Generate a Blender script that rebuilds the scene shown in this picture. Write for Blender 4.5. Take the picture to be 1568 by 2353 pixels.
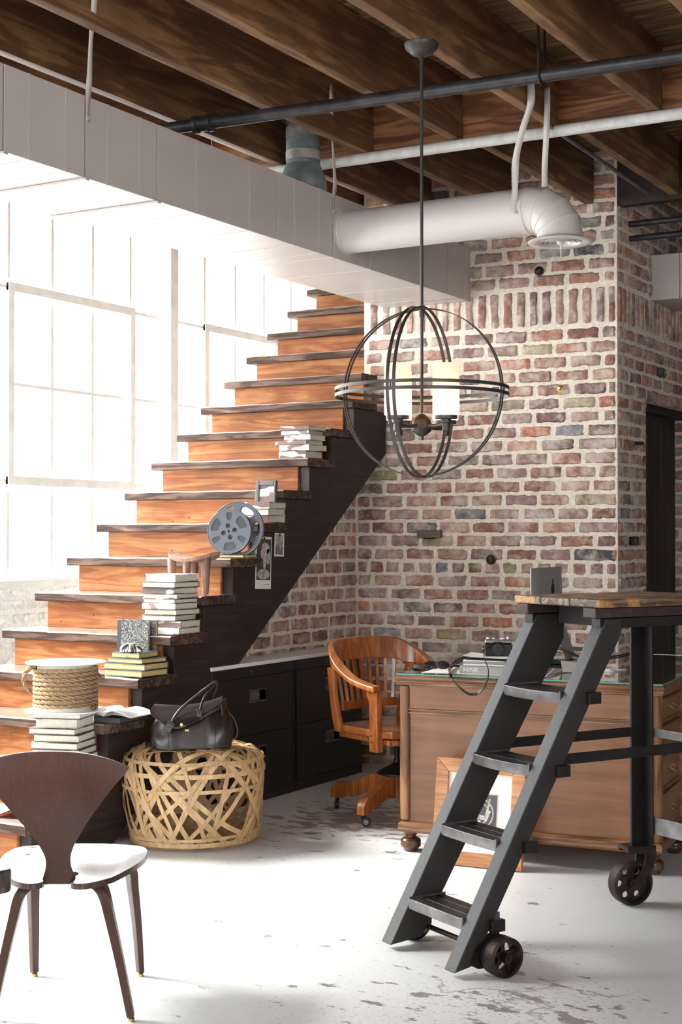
import bpy, math, random
from mathutils import Vector, Matrix, noise
random.seed(7)
# ------------------------------------------------------------------ camera, sky, sun, exposure
F=3350.; CX=784.; HZ=1228.; H=1.4; YA=math.radians(30.3); SN,CS=math.sin(YA),math.cos(YA)
scn=bpy.context.scene
for o in list(bpy.data.objects): bpy.data.objects.remove(o)
cam_d=bpy.data.cameras.new('camera'); cam=bpy.data.objects.new('camera',cam_d); scn.collection.objects.link(cam)
cam_d.sensor_fit='VERTICAL'; cam_d.sensor_height=36.0; cam_d.lens=F/2353*36.0
cam.location=(0,0,H); tilt=math.atan((HZ-1176.5)/F)
cam.rotation_euler=(math.radians(90)+tilt,0,YA)
cam_d.clip_start=.05; scn.camera=cam
scn.view_settings.view_transform='Standard'; scn.view_settings.look='None'
scn.view_settings.gamma=1; scn.view_settings.exposure=0.48
scn.view_settings.use_curve_mapping=False
w=bpy.data.worlds.new('world'); scn.world=w; w.use_nodes=True
bg=w.node_tree.nodes['Background']; bg.inputs[0].default_value=(.97,.985,1,1); bg.inputs[1].default_value=7.0
def light(kind,name,loc,energy,color=(1,1,1),size=None,size_y=None,aim=None):
    d=bpy.data.lights.new(name,kind); d.energy=energy; d.color=color
    o=bpy.data.objects.new(name,d); scn.collection.objects.link(o); o.location=loc
    if size is not None:
        if kind=='AREA':
            d.size=size
            if size_y: d.shape='RECTANGLE'; d.size_y=size_y
        elif kind=='SUN': d.angle=size
        else: d.shadow_soft_size=size
    if aim is not None: o.rotation_euler=(Vector(aim)-Vector(loc)).to_track_quat('-Z','Y').to_euler()
    return o
# hazy sun through the window wall
light('SUN','sun',(-12,-1,9),20,(1,.97,.93),math.radians(20),aim=(-12+3.0,-1+1.1,9-3.05))
# ------------------------------------------------------------------ helpers
def ray(px): r=(px-CX)/F; return -SN+CS*r, CS+SN*r
def at(px,py=None,X=None,Y=None,Z=None,d=None):
    "point of the room seen at a pixel, on a plane X=, Y= or Z= or at a depth"
    kx,ky=ray(px)
    if X is not None: d=X/kx
    elif Y is not None: d=Y/ky
    elif Z is not None: d=(H-Z)*F/(py-HZ)
    z=H-(py-HZ)*d/F if py is not None else 0.0
    return Vector((kx*d,ky*d,z))
def cam2w(rt,fw,z=0.): return Vector((CS*rt-SN*fw, SN*rt+CS*fw, z))
COL=scn.collection
def link(o,parent=None):
    COL.objects.link(o)
    if parent is not None: o.parent=parent
    return o
def thing(name,label,cat,loc=(0,0,0),rz=0.,group=None,rot=None):
    o=bpy.data.objects.new(name,None); COL.objects.link(o); o.empty_display_size=.1
    o.location=loc; o.rotation_euler=rot if rot else (0,0,rz)
    o['label']=label; o['category']=cat
    if group: o['group']=group
    return o
def tag(o,label,cat,group=None,kind=None):
    if label: o['label']=label
    if cat: o['category']=cat
    if group: o['group']=group
    if kind: o['kind']=kind
    return o
class MB:
    def __init__(s): s.v=[]; s.f=[]; s.c=[]
    def add(s,vs,fs,col=None):
        b=len(s.v); s.v+= [tuple(v) for v in vs]; s.f+=[tuple(i+b for i in f) for f in fs]
        s.c+=[col]*len(vs); return s
    def box(s,a,b,M=None,col=None):
        x0,y0,z0=a; x1,y1,z1=b
        vs=[Vector(p) for p in ((x0,y0,z0),(x1,y0,z0),(x1,y1,z0),(x0,y1,z0),(x0,y0,z1),(x1,y0,z1),(x1,y1,z1),(x0,y1,z1))]
        if M: vs=[M@v for v in vs]
        return s.add(vs,[(3,2,1,0),(4,5,6,7),(0,1,5,4),(1,2,6,5),(2,3,7,6),(3,0,4,7)],col)
    def rings(s,rs,closed=False,cap=True):
        n=len(rs[0]); vs=[v for r in rs for v in r]; fs=[]; m=len(rs)
        for i in range(m if closed else m-1):
            a=i*n; b=((i+1)%m)*n
            for j in range(n): fs.append((a+j,a+(j+1)%n,b+(j+1)%n,b+j))
        if cap and not closed: fs.append(tuple(reversed(range(n)))); fs.append(tuple(range((m-1)*n,m*n)))
        return s.add(vs,fs)
    def sect(s,path,prof,closed=False,up=(0,0,1),cap=True,scales=None):
        "sweep a 2D profile [(side,up)] along a path, frames kept upright"
        P=[Vector(p) for p in path]; n=len(P); rs=[]; U=Vector(up); prev=None
        for i,p in enumerate(P):
            if closed: t=P[(i+1)%n]-P[i-1]
            else: t=P[min(i+1,n-1)]-P[max(i-1,0)]
            t.normalize(); sd=t.cross(U)
            if sd.length<1e-3: sd=prev if prev else t.cross(Vector((1,0,0)))
            sd.normalize()
            if prev is not None and sd.dot(prev)<0: sd=-sd
            prev=sd.copy(); uu=sd.cross(t); k=scales[i] if scales else 1.
            if uu.dot(U)<0 and abs(uu.dot(U))>.2: uu=-uu
            rs.append([p+sd*(a*k)+uu*(b*k) for a,b in prof])
        return s.rings(rs,closed,cap)
    def tube(s,path,r,n=10,closed=False,up=None,cap=True,radii=None):
        P=[Vector(p) for p in path]; m=len(P); rs=[]; side=None
        for i,p in enumerate(P):
            t=(P[(i+1)%m]-P[i-1]) if closed else (P[min(i+1,m-1)]-P[max(i-1,0)])
            t.normalize()
            if side is None:
                side=t.cross(Vector((0,0,1)) if abs(t.z)<.9 else Vector((1,0,0)))
            side=(side-t*side.dot(t)).normalized(); b=t.cross(side); rr=radii[i] if radii else r
            rs.append([p+side*(rr*math.cos(2*math.pi*k/n))+b*(rr*math.sin(2*math.pi*k/n)) for k in range(n)])
        return s.rings(rs,closed,cap)
    def cyl(s,a,b,r,n=24,r2=None): return s.tube([a,b],r,n,radii=[r,r if r2 is None else r2])
    def lathe(s,prof,n=32,M=None,cap=True):
        rs=[]
        for r,z in prof:
            ring=[Vector((max(r,1e-4)*math.cos(2*math.pi*k/n),max(r,1e-4)*math.sin(2*math.pi*k/n),z)) for k in range(n)]
            if M: ring=[M@v for v in ring]
            rs.append(ring)
        return s.rings(rs,False,cap)
    def prism(s,pts,a,b,M=None):
        "2D outline extruded; M maps (x,y,h)"
        n=len(pts); vs=[Vector((x,y,a)) for x,y in pts]+[Vector((x,y,b)) for x,y in pts]
        if M: vs=[M@v for v in vs]
        fs=[tuple(reversed(range(n))),tuple(range(n,2*n))]+[(i,(i+1)%n,n+(i+1)%n,n+i) for i in range(n)]
        return s.add(vs,fs)
    def grid(s,fn,nu,nv,closeu=False,flip=False):
        vs=[fn(i/(nu if closeu else nu-1),j/(nv-1)) for i in range(nu) for j in range(nv)]
        fs=[]
        for i in range(nu if closeu else nu-1):
            i2=(i+1)%nu
            for j in range(nv-1):
                q=(i*nv+j,i2*nv+j,i2*nv+j+1,i*nv+j+1); fs.append(q[::-1] if flip else q)
        return s.add(vs,fs)
    def shell(s,fn,nu,nv,th,nf):
        "thick sheet: fn(u,v)->point, nf(u,v)->normal"
        A=[fn(i/(nu-1),j/(nv-1)) for i in range(nu) for j in range(nv)]
        B=[A[i*nv+j]+nf(i/(nu-1),j/(nv-1))*th for i in range(nu) for j in range(nv)]
        N=len(A); fs=[]
        for i in range(nu-1):
            for j in range(nv-1):
                q=(i*nv+j,(i+1)*nv+j,(i+1)*nv+j+1,i*nv+j+1); fs.append(q); fs.append(tuple(k+N for k in q[::-1]))
        def edge(ids):
            for a,b in zip(ids,ids[1:]): fs.append((b,a,a+N,b+N))
        edge([i*nv for i in range(nu)]); edge([i*nv+nv-1 for i in range(nu)][::-1])
        edge([j for j in range(nv)][::-1]); edge([(nu-1)*nv+j for j in range(nv)])
        return s.add(A+B,fs)
    def build(s,name,m,parent=None,smooth=None,bevel=0,seg=2,sub=0,loc=None,rot=None):
        me=bpy.data.meshes.new(name); me.from_pydata(s.v,[],s.f); me.update()
        import bmesh
        bm=bmesh.new(); bm.from_mesh(me); bmesh.ops.recalc_face_normals(bm,faces=bm.faces[:]); bm.to_mesh(me); bm.free()
        for mm in (m if isinstance(m,(list,tuple)) else [m]): me.materials.append(mm)
        if any(c is not None for c in s.c):
            a=me.color_attributes.new('Col','FLOAT_COLOR','POINT')
            fl=[]
            for c in s.c: fl+=list(c if c is not None else (0,0,0,0))
            a.data.foreach_set('color',fl)
        if smooth is not None:
            me.polygons.foreach_set('use_smooth',[True]*len(me.polygons))
            if smooth<180: me.set_sharp_from_angle(angle=math.radians(smooth))
        o=bpy.data.objects.new(name,me); link(o,parent)
        if loc: o.location=loc
        if rot: o.rotation_euler=rot
        if bevel:
            b=o.modifiers.new('bevel','BEVEL'); b.width=bevel; b.segments=seg; b.limit_method='ANGLE'; b.angle_limit=math.radians(40)
            if smooth is None:
                me.polygons.foreach_set('use_smooth',[True]*len(me.polygons)); b.harden_normals=False
                me.set_sharp_from_angle(angle=math.radians(180)); 
                wn=o.modifiers.new('wn','WEIGHTED_NORMAL'); wn.keep_sharp=True
        if sub:
            q=o.modifiers.new('sub','SUBSURF'); q.levels=sub; q.render_levels=sub
        return o
def box(name,a,b,m,parent=None,bevel=.003,**k): return MB().box(a,b).build(name,m,parent,bevel=bevel,**k)
def rotM(axis,ang,loc=(0,0,0)): return Matrix.Translation(loc)@Matrix.Rotation(ang,4,axis)
def smoothpath(pts,k=6,closed=False):
    P=[Vector(p) for p in pts]; n=len(P); out=[]
    for i in range(n if closed else n-1):
        p0=P[(i-1)%n] if closed or i>0 else P[0]*2-P[1]; p1=P[i]; p2=P[(i+1)%n]
        p3=P[(i+2)%n] if closed or i<n-2 else P[-1]*2-P[-2]
        for j in range(k):
            t=j/k; out.append(.5*((2*p1)+(p2-p0)*t+(2*p0-5*p1+4*p2-p3)*t*t+(3*p1-p0-3*p2+p3)*t**3))
    if not closed: out.append(P[-1])
    return out
def dup(root,loc,rz=None,label=None,group=None):
    r=root.copy(); COL.objects.link(r); r.location=loc
    if rz is not None: r.rotation_euler=(0,0,rz)
    if label: r['label']=label
    if group: r['group']=group
    def rec(src,dst):
        for ch in list(src.children):
            c=ch.copy(); COL.objects.link(c); c.parent=dst; rec(ch,c)
    rec(root,r); return r
# ------------------------------------------------------------------ materials
def nodes(name):
    m=bpy.data.materials.new(name); m.use_nodes=True; nt=m.node_tree; return m,nt,nt.nodes['Principled BSDF']
def N(nt,t,**k):
    n=nt.nodes.new(t)
    for a,b in k.items():
        if a.startswith('_'): n.inputs[int(a[1:])].default_value=b
        else: setattr(n,a,b)
    return n
def ramp(nt,stops,interp='LINEAR'):
    n=nt.nodes.new('ShaderNodeValToRGB'); n.color_ramp.interpolation=interp; e=n.color_ramp.elements
    while len(e)<len(stops): e.new(.5)
    for i,(p,c) in enumerate(stops):
        e[i].position=p; e[i].color=(c[0],c[1],c[2],1) if isinstance(c,tuple) else (c,c,c,1)
    return n
def coords(nt,scale=(1,1,1),rand=True,rot=(0,0,0)):
    tc=N(nt,'ShaderNodeTexCoord'); mp=N(nt,'ShaderNodeMapping'); mp.inputs['Scale'].default_value=scale; mp.inputs['Rotation'].default_value=rot
    if rand:
        oi=N(nt,'ShaderNodeObjectInfo'); ml=N(nt,'ShaderNodeMath',operation='MULTIPLY',_1=37.)
        nt.links.new(oi.outputs['Random'],ml.inputs[0]); nt.links.new(ml.outputs[0],mp.inputs['Location'])
    nt.links.new(tc.outputs['Object'],mp.inputs['Vector']); return mp
def mixc(nt,fac,a,b,mode='MIX'):
    n=nt.nodes.new('ShaderNodeMix'); n.data_type='RGBA'; n.blend_type=mode
    for s,i in ((fac,0),(a,6),(b,7)):
        if isinstance(s,(int,float)): n.inputs[i].default_value=s
        elif isinstance(s,tuple): n.inputs[i].default_value=(s[0],s[1],s[2],1)
        else: nt.links.new(s,n.inputs[i])
    return n.outputs[2]
def bump(nt,b,h,strength=.3,dist=.01):
    n=N(nt,'ShaderNodeBump'); n.inputs['Strength'].default_value=strength; n.inputs['Distance'].default_value=dist
    nt.links.new(h,n.inputs['Height']); nt.links.new(n.outputs[0],b.inputs['Normal']); return n
def plain(name,c,rough=.5,metal=0,bumps=0,bscale=200,spec=.5,var=0,vscale=8,coat=0):
    m,nt,b=nodes(name); b.inputs['Base Color'].default_value=(*c,1); b.inputs['Roughness'].default_value=rough
    b.inputs['Metallic'].default_value=metal; b.inputs['Specular IOR Level'].default_value=spec; b.inputs['Coat Weight'].default_value=coat
    if bumps or var: mp=coords(nt)
    if var:
        n=N(nt,'ShaderNodeTexNoise',_2=vscale,_3=6.); nt.links.new(mp.outputs[0],n.inputs[0])
        r=ramp(nt,[(.35,tuple(x*(1-var) for x in c)),(.65,tuple(min(1,x*(1+var)) for x in c))]); nt.links.new(n.outputs[0],r.inputs[0]); nt.links.new(r.outputs[0],b.inputs['Base Color'])
    if bumps:
        n=N(nt,'ShaderNodeTexNoise',_2=bscale,_3=4.); nt.links.new(mp.outputs[0],n.inputs[0]); bump(nt,b,n.outputs[0],bumps,.004)
    return m
def wood(name,dark,mid,lite,along='X',scale=1.,rough=.5,ring=.5,nails=0,wear=None,bmp=.25,coat=0,spec=.5,vary=0):
    m,nt,b=nodes(name); b.inputs['Roughness'].default_value=rough; b.inputs['Specular IOR Level'].default_value=spec; b.inputs['Coat Weight'].default_value=coat; b.inputs['Coat Roughness'].default_value=.2
    st={'X':(.9,9,9),'Y':(9,.9,9),'Z':(9,9,.9)}[along]; st=tuple(x*scale for x in st)
    mp=coords(nt,st); L=nt.links.new
    n1=N(nt,'ShaderNodeTexNoise',_2=1.3,_3=5.,_8=.8 if False else 0); n1.inputs['Distortion'].default_value=1.2
    L(mp.outputs[0],n1.inputs[0])
    ml=N(nt,'ShaderNodeMath',operation='MULTIPLY',_1=22.); L(n1.outputs[0],ml.inputs[0])
    sn=N(nt,'ShaderNodeMath',operation='SINE'); L(ml.outputs[0],sn.inputs[0])
    ma=N(nt,'ShaderNodeMath',operation='MULTIPLY_ADD',_1=.5*ring,_2=.5); L(sn.outputs[0],ma.inputs[0])
    mp2=coords(nt,tuple(x*(3.5 if x<5*scale else 9) for x in st)); n2=N(nt,'ShaderNodeTexNoise',_2=1.5,_3=6.); L(mp2.outputs[0],n2.inputs[0])
    ad=N(nt,'ShaderNodeMath',operation='ADD'); L(ma.outputs[0],ad.inputs[0]); L(n2.outputs[0],ad.inputs[1])
    hf=N(nt,'ShaderNodeMath',operation='MULTIPLY',_1=.5); L(ad.outputs[0],hf.inputs[0])
    r=ramp(nt,[(.25,dark),(.5,mid),(.78,lite)]); L(hf.outputs[0],r.inputs[0]); col=r.outputs[0]
    n3=N(nt,'ShaderNodeTexNoise',_2=2.2,_3=3.); mp3=coords(nt,(1.6,1.6,1.6)); L(mp3.outputs[0],n3.inputs[0])
    r3=ramp(nt,[(.3,.72),(.7,1.15)]); L(n3.outputs[0],r3.inputs[0]); col=mixc(nt,1.,col,r3.outputs[0],'MULTIPLY')
    if vary:
        oi=N(nt,'ShaderNodeObjectInfo'); rv_=ramp(nt,[(0.,1-vary),(1.,1+vary*.5)]); L(oi.outputs['Random'],rv_.inputs[0]); col=mixc(nt,1.,col,rv_.outputs[0],'MULTIPLY')
    if nails:
        vo=N(nt,'ShaderNodeTexVoronoi',_2=nails); mp4=coords(nt,(1,1,1)); L(mp4.outputs[0],vo.inputs[0])
        rv=ramp(nt,[(.035,1.),(.05,0.)]); L(vo.outputs['Distance'],rv.inputs[0]); col=mixc(nt,rv.outputs[0],col,(.03,.015,.01))
    if wear:
        nw=N(nt,'ShaderNodeTexNoise',_2=wear[1],_3=8.); mp5=coords(nt,(1,1,1)); L(mp5.outputs[0],nw.inputs[0])
        rw=ramp(nt,[(.52,0.),(.62,1.)]); L(nw.outputs[0],rw.inputs[0]); col=mixc(nt,rw.outputs[0],col,wear[0])
    L(col,b.inputs['Base Color']); bump(nt,b,hf.outputs[0],bmp,.004)
    return m
M={}
M['riser']=wood('orange_pine',(.26,.080,.028),(.38,.148,.056),(.49,.22,.092),'X',1.,.62,.7,nails=9,bmp=.15,spec=.2,vary=.28)
M['tread']=wood('weathered_tread',(.045,.026,.02),(.10,.062,.048),(.17,.11,.085),'X',1.2,.7,.8,bmp=.3,spec=.15)
M['ttop']=wood('window_lit_tread_top',(.26,.20,.165),(.40,.33,.29),(.52,.45,.40),'X',1.2,.2,.5,bmp=.1,coat=1.)  # paler colour on tread tops carries the bright window light
M['stringer']=wood('dark_stringer',(.012,.006,.005),(.026,.014,.011),(.05,.028,.022),'Y',1.,.6,.5)
M['joist']=wood('joist_wood',(.12,.055,.024),(.18,.085,.038),(.29,.155,.07),'Y',.8,.65,.85,bmp=.4)
M['deck']=wood('deck_wood',(.10,.055,.025),(.20,.115,.055),(.33,.21,.11),'X',.8,.7,.8,bmp=.5)
M['block']=wood('blocking_wood',(.12,.04,.015),(.24,.095,.04),(.34,.15,.065),'X',.9,.6,1.)
M['desk']=wood('desk_walnut',(.17,.068,.028),(.25,.102,.042),(.33,.145,.065),'X',.6,.35,.3,bmp=.05,coat=.15)
M['desk2']=wood('desk_trim',(.11,.042,.015),(.20,.085,.032),(.34,.16,.06),'Z',1.2,.3,.7,bmp=.08,coat=.3)
M['deskx']=wood('desk_moulding',(.13,.05,.02),(.24,.10,.04),(.36,.18,.08),'X',1.2,.3,.7,bmp=.08,coat=.3)
M['chairw']=wood('oak_chair',(.22,.06,.015),(.40,.125,.032),(.52,.20,.06),'Z',1.,.28,.6,bmp=.05,coat=.4)
M['walnut']=wood('dark_walnut',(.042,.015,.008),(.066,.025,.014),(.092,.038,.022),'Z',1.5,.34,.12,bmp=.05,coat=.1)
M['frame']=wood('frame_wood',(.36,.14,.05),(.50,.22,.09),(.58,.29,.13),'X',1.5,.4,.7,bmp=.05)
M['plank']=wood('platform_plank',(.05,.028,.018),(.13,.075,.045),(.26,.17,.10),'X',1.5,.5,.9,bmp=.6,wear=((.42,.22,.08),14))
M['stool']=wood('stool_wood',(.20,.10,.065),(.34,.19,.13),(.46,.29,.22),'Z',1.5,.55,.6)
M['iron']=plain('black_iron',(.014,.011,.011),.45,.4,.35,260,var=.3,vscale=30)
M['ironpaint']=plain('textured_iron',(.020,.017,.017),.45,.1,.35,260)
M['rust']=plain('rusty_cast_iron',(.036,.024,.017),.5,.6,.5,120,var=.5,vscale=20)
M['bronze']=plain('dark_bronze',(.050,.043,.038),.42,.4)
M['pipe']=plain('black_pipe',(.045,.042,.045),.42,.5,.25,90,var=.3,vscale=14)
M['pipew']=plain('white_pipe_paint',(.62,.61,.58),.6,0,.3,120,var=.12,vscale=20)
M['duct']=plain('painted_duct',(.53,.475,.44),.38,0,.08,12,var=.03,vscale=3)
M['ductr']=plain('painted_round_duct',(.58,.535,.50),.32,0)
M['gap']=plain('dark_gap',(.02,.018,.018),.8)
M['cab']=plain('black_cabinet',(.010,.010,.012),.42,0,.25,900)
M['cabtop']=plain('white_top',(.95,.95,.96),.25,coat=.3)
M['chrome']=plain('chrome',(.6,.6,.6),.18,1)
M['steel']=plain('worn_steel',(.16,.155,.155),.34,.8,.1,60,var=.25,vscale=18)
M['alu']=plain('brushed_aluminium',(.42,.41,.40),.38,.25)
M['brass']=plain('brass',(.65,.45,.18),.3,1)
M['winframe']=plain('window_paint',(.84,.86,.85),.5,0,.2,40,var=.08,vscale=10)
M['plaster']=plain('pale_plaster',(.55,.53,.50),.7,0,.3,12)
M['wallw']=plain('painted_wall',(.62,.61,.59),.7)
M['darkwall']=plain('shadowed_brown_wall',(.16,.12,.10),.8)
M['leather']=plain('black_leather',(.014,.008,.008),.26,0,.2,260,coat=.2)
M['leatherb']=plain('brown_leather',(.10,.05,.035),.5,0,.3,200)
M['flue']=plain('grey_flue',(.16,.19,.19),.5,.1,.4,25,var=.4,vscale=9)
M['rubber']=plain('black_rubber',(.015,.015,.016),.5)
M['paper']=plain('paper_white',(.82,.80,.76),.6)
M['pages']=plain('book_pages',(.66,.62,.53),.7,0,.5,420,var=.06,vscale=60)
M['pagesg']=plain('gilt_pages',(.62,.50,.22),.45,0,.3,420,var=.1,vscale=60)
M['black']=plain('black_cloth',(.012,.013,.016),.45)
M['white']=plain('white_card',(.85,.85,.85),.5)
M['cream']=plain('cream_plastic',(.66,.60,.54),.45)
M['greybook']=plain('grey_cover',(.36,.35,.32),.5)
M['cabw']=plain('white_cable',(.75,.74,.72),.4)
M['reel']=plain('reel_grey',(.11,.115,.14),.38,.2)
M['film']=plain('film_grey',(.035,.048,.055),.35)
M['mat']=plain('mat_board',(.80,.77,.70),.8)
# ------------------------------------------------------------------ structure: floor, brick, windows, ceiling
def floor_mat():
    m,nt,b=nodes('worn_painted_concrete'); L=nt.links.new; mp=coords(nt,(1,1,1),False)
    n0=N(nt,'ShaderNodeTexNoise',_2=.8,_3=6.); L(mp.outputs[0],n0.inputs[0])
    r0=ramp(nt,[(.3,(.56,.568,.57)),(.7,(.69,.695,.69))]); L(n0.outputs[0],r0.inputs[0])
    mpz=coords(nt,(2.6,5.0,3),False,rot=(0,0,YA)); n1=N(nt,'ShaderNodeTexNoise',_2=3.0,_3=9.); n1.inputs['Roughness'].default_value=.62; L(mpz.outputs[0],n1.inputs[0])
    nb=N(nt,'ShaderNodeTexNoise',_2=.9,_3=2.); L(mp.outputs[0],nb.inputs[0])
    ad=N(nt,'ShaderNodeMath',operation='MULTIPLY_ADD',_1=.45); L(nb.outputs[0],ad.inputs[0]); L(n1.outputs[0],ad.inputs[2])
    r1=ramp(nt,[(.858,0.),(.866,1.)]); L(ad.outputs[0],r1.inputs[0])
    c=mixc(nt,r1.outputs[0],r0.outputs[0],(.24,.23,.225))
    n2=N(nt,'ShaderNodeTexNoise',_2=22.,_3=5.); L(mpz.outputs[0],n2.inputs[0]); a2=N(nt,'ShaderNodeMath',operation='MULTIPLY_ADD',_1=.35); L(nb.outputs[0],a2.inputs[0]); L(n2.outputs[0],a2.inputs[2]); r2=ramp(nt,[(.838,0.),(.852,1.)]); L(a2.outputs[0],r2.inputs[0])
    c=mixc(nt,r2.outputs[0],c,(.34,.30,.27))
    vc=N(nt,'ShaderNodeTexVoronoi',_2=.55); vc.feature='DISTANCE_TO_EDGE'; nw=N(nt,'ShaderNodeTexNoise',_2=3.,_3=6.); L(mp.outputs[0],nw.inputs[0])
    va=N(nt,'ShaderNodeVectorMath',operation='MULTIPLY_ADD'); va.inputs[1].default_value=(.5,.5,.5); L(nw.outputs['Color'],va.inputs[0]); L(mp.outputs[0],va.inputs[2]); L(va.outputs[0],vc.inputs[0])
    rc=ramp(nt,[(.0,1.),(.0028,0.)]); L(vc.outputs['Distance'],rc.inputs[0]); rm=ramp(nt,[(.5,0.),(.6,.8)]); L(nb.outputs[0],rm.inputs[0])
    mk_=N(nt,'ShaderNodeMath',operation='MULTIPLY'); L(rc.outputs[0],mk_.inputs[0]); L(rm.outputs[0],mk_.inputs[1]); c=mixc(nt,mk_.outputs[0],c,(.25,.24,.23))
    # bare dark stain by the swivel chair
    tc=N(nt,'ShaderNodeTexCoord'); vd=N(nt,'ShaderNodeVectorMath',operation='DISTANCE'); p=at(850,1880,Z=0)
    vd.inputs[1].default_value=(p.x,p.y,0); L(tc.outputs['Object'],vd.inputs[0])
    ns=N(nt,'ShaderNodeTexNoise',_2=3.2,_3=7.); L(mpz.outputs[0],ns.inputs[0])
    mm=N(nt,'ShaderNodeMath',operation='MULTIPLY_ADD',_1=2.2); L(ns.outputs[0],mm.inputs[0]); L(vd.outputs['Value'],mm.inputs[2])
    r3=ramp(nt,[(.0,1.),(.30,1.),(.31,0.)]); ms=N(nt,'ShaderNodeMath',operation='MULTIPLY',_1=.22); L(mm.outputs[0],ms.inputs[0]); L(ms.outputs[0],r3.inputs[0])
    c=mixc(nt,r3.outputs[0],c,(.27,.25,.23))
    L(c,b.inputs['Base Color']); b.inputs['Roughness'].default_value=.36; b.inputs['Specular IOR Level'].default_value=.5
    n5=N(nt,'ShaderNodeTexNoise',_2=30.,_3=3.); L(mp.outputs[0],n5.inputs[0]); r5=ramp(nt,[(.3,.28),(.7,.5)]); L(n5.outputs[0],r5.inputs[0]); L(r5.outputs[0],b.inputs['Roughness'])
    sb=N(nt,'ShaderNodeMath',operation='SUBTRACT'); L(n5.outputs[0],sb.inputs[0]); L(r1.outputs[0],sb.inputs[1]); bump(nt,b,sb.outputs[0],.25,.003)
    return m
M['floor']=floor_mat()
def brick_mat(name,mort=(.80,.71,.60),wash=(.76,.67,.58),washamt=.72,dirt=1.):
    m,nt,b=nodes(name); L=nt.links.new; at_=N(nt,'ShaderNodeAttribute',attribute_name='Col'); mp=coords(nt,(1,1,1),False)
    n1=N(nt,'ShaderNodeTexNoise',_2=28.,_3=7.); n1.inputs['Roughness'].default_value=.65; L(mp.outputs[0],n1.inputs[0])
    r1=ramp(nt,[(.3,.55),(.7,1.3)]); L(n1.outputs[0],r1.inputs[0]); bc=mixc(nt,1.,at_.outputs['Color'],r1.outputs[0],'MULTIPLY')
    n2=N(nt,'ShaderNodeTexNoise',_2=9.,_3=8.); n2.inputs['Roughness'].default_value=.7; L(mp.outputs[0],n2.inputs[0])
    r2=ramp(nt,[(.44,0.),(.66,washamt)]); L(n2.outputs[0],r2.inputs[0]); bc=mixc(nt,r2.outputs[0],bc,wash)
    n3=N(nt,'ShaderNodeTexNoise',_2=55.,_3=4.); L(mp.outputs[0],n3.inputs[0])
    r3=ramp(nt,[(.3,tuple(x*.82 for x in mort)),(.7,tuple(min(1,x*1.12) for x in mort))]); L(n3.outputs[0],r3.inputs[0])
    ml=N(nt,'ShaderNodeMath',operation='MULTIPLY_ADD',_1=.55,_2=-.27); L(n1.outputs[0],ml.inputs[0])
    ad=N(nt,'ShaderNodeMath',operation='ADD'); L(at_.outputs['Alpha'],ad.inputs[0]); L(ml.outputs[0],ad.inputs[1])
    r4=ramp(nt,[(.40,0.),(.5,1.)]); L(ad.outputs[0],r4.inputs[0])
    c=mixc(nt,r4.outputs[0],r3.outputs[0],bc); L(c,b.inputs['Base Color']); b.inputs['Roughness'].default_value=.82; b.inputs['Specular IOR Level'].default_value=.25
    bump(nt,b,n1.outputs[0],.55,.006); return m
M['brick']=brick_mat('reclaimed_brick')
M['brickw']=brick_mat('white_painted_brick',(.93,.94,.93),(.84,.85,.84),.9)
PAL=[(.35,.17,.13),(.29,.145,.115),(.38,.21,.165),(.25,.12,.10),(.33,.205,.175),(.28,.185,.17),(.45,.28,.22),(.40,.25,.20),(.21,.125,.115),(.35,.23,.195),(.42,.18,.12),(.32,.165,.13)]
ODD=[(.09,.085,.09),(.40,.31,.19),(.22,.21,.225),(.27,.22,.13),(.19,.185,.16)]
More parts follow.
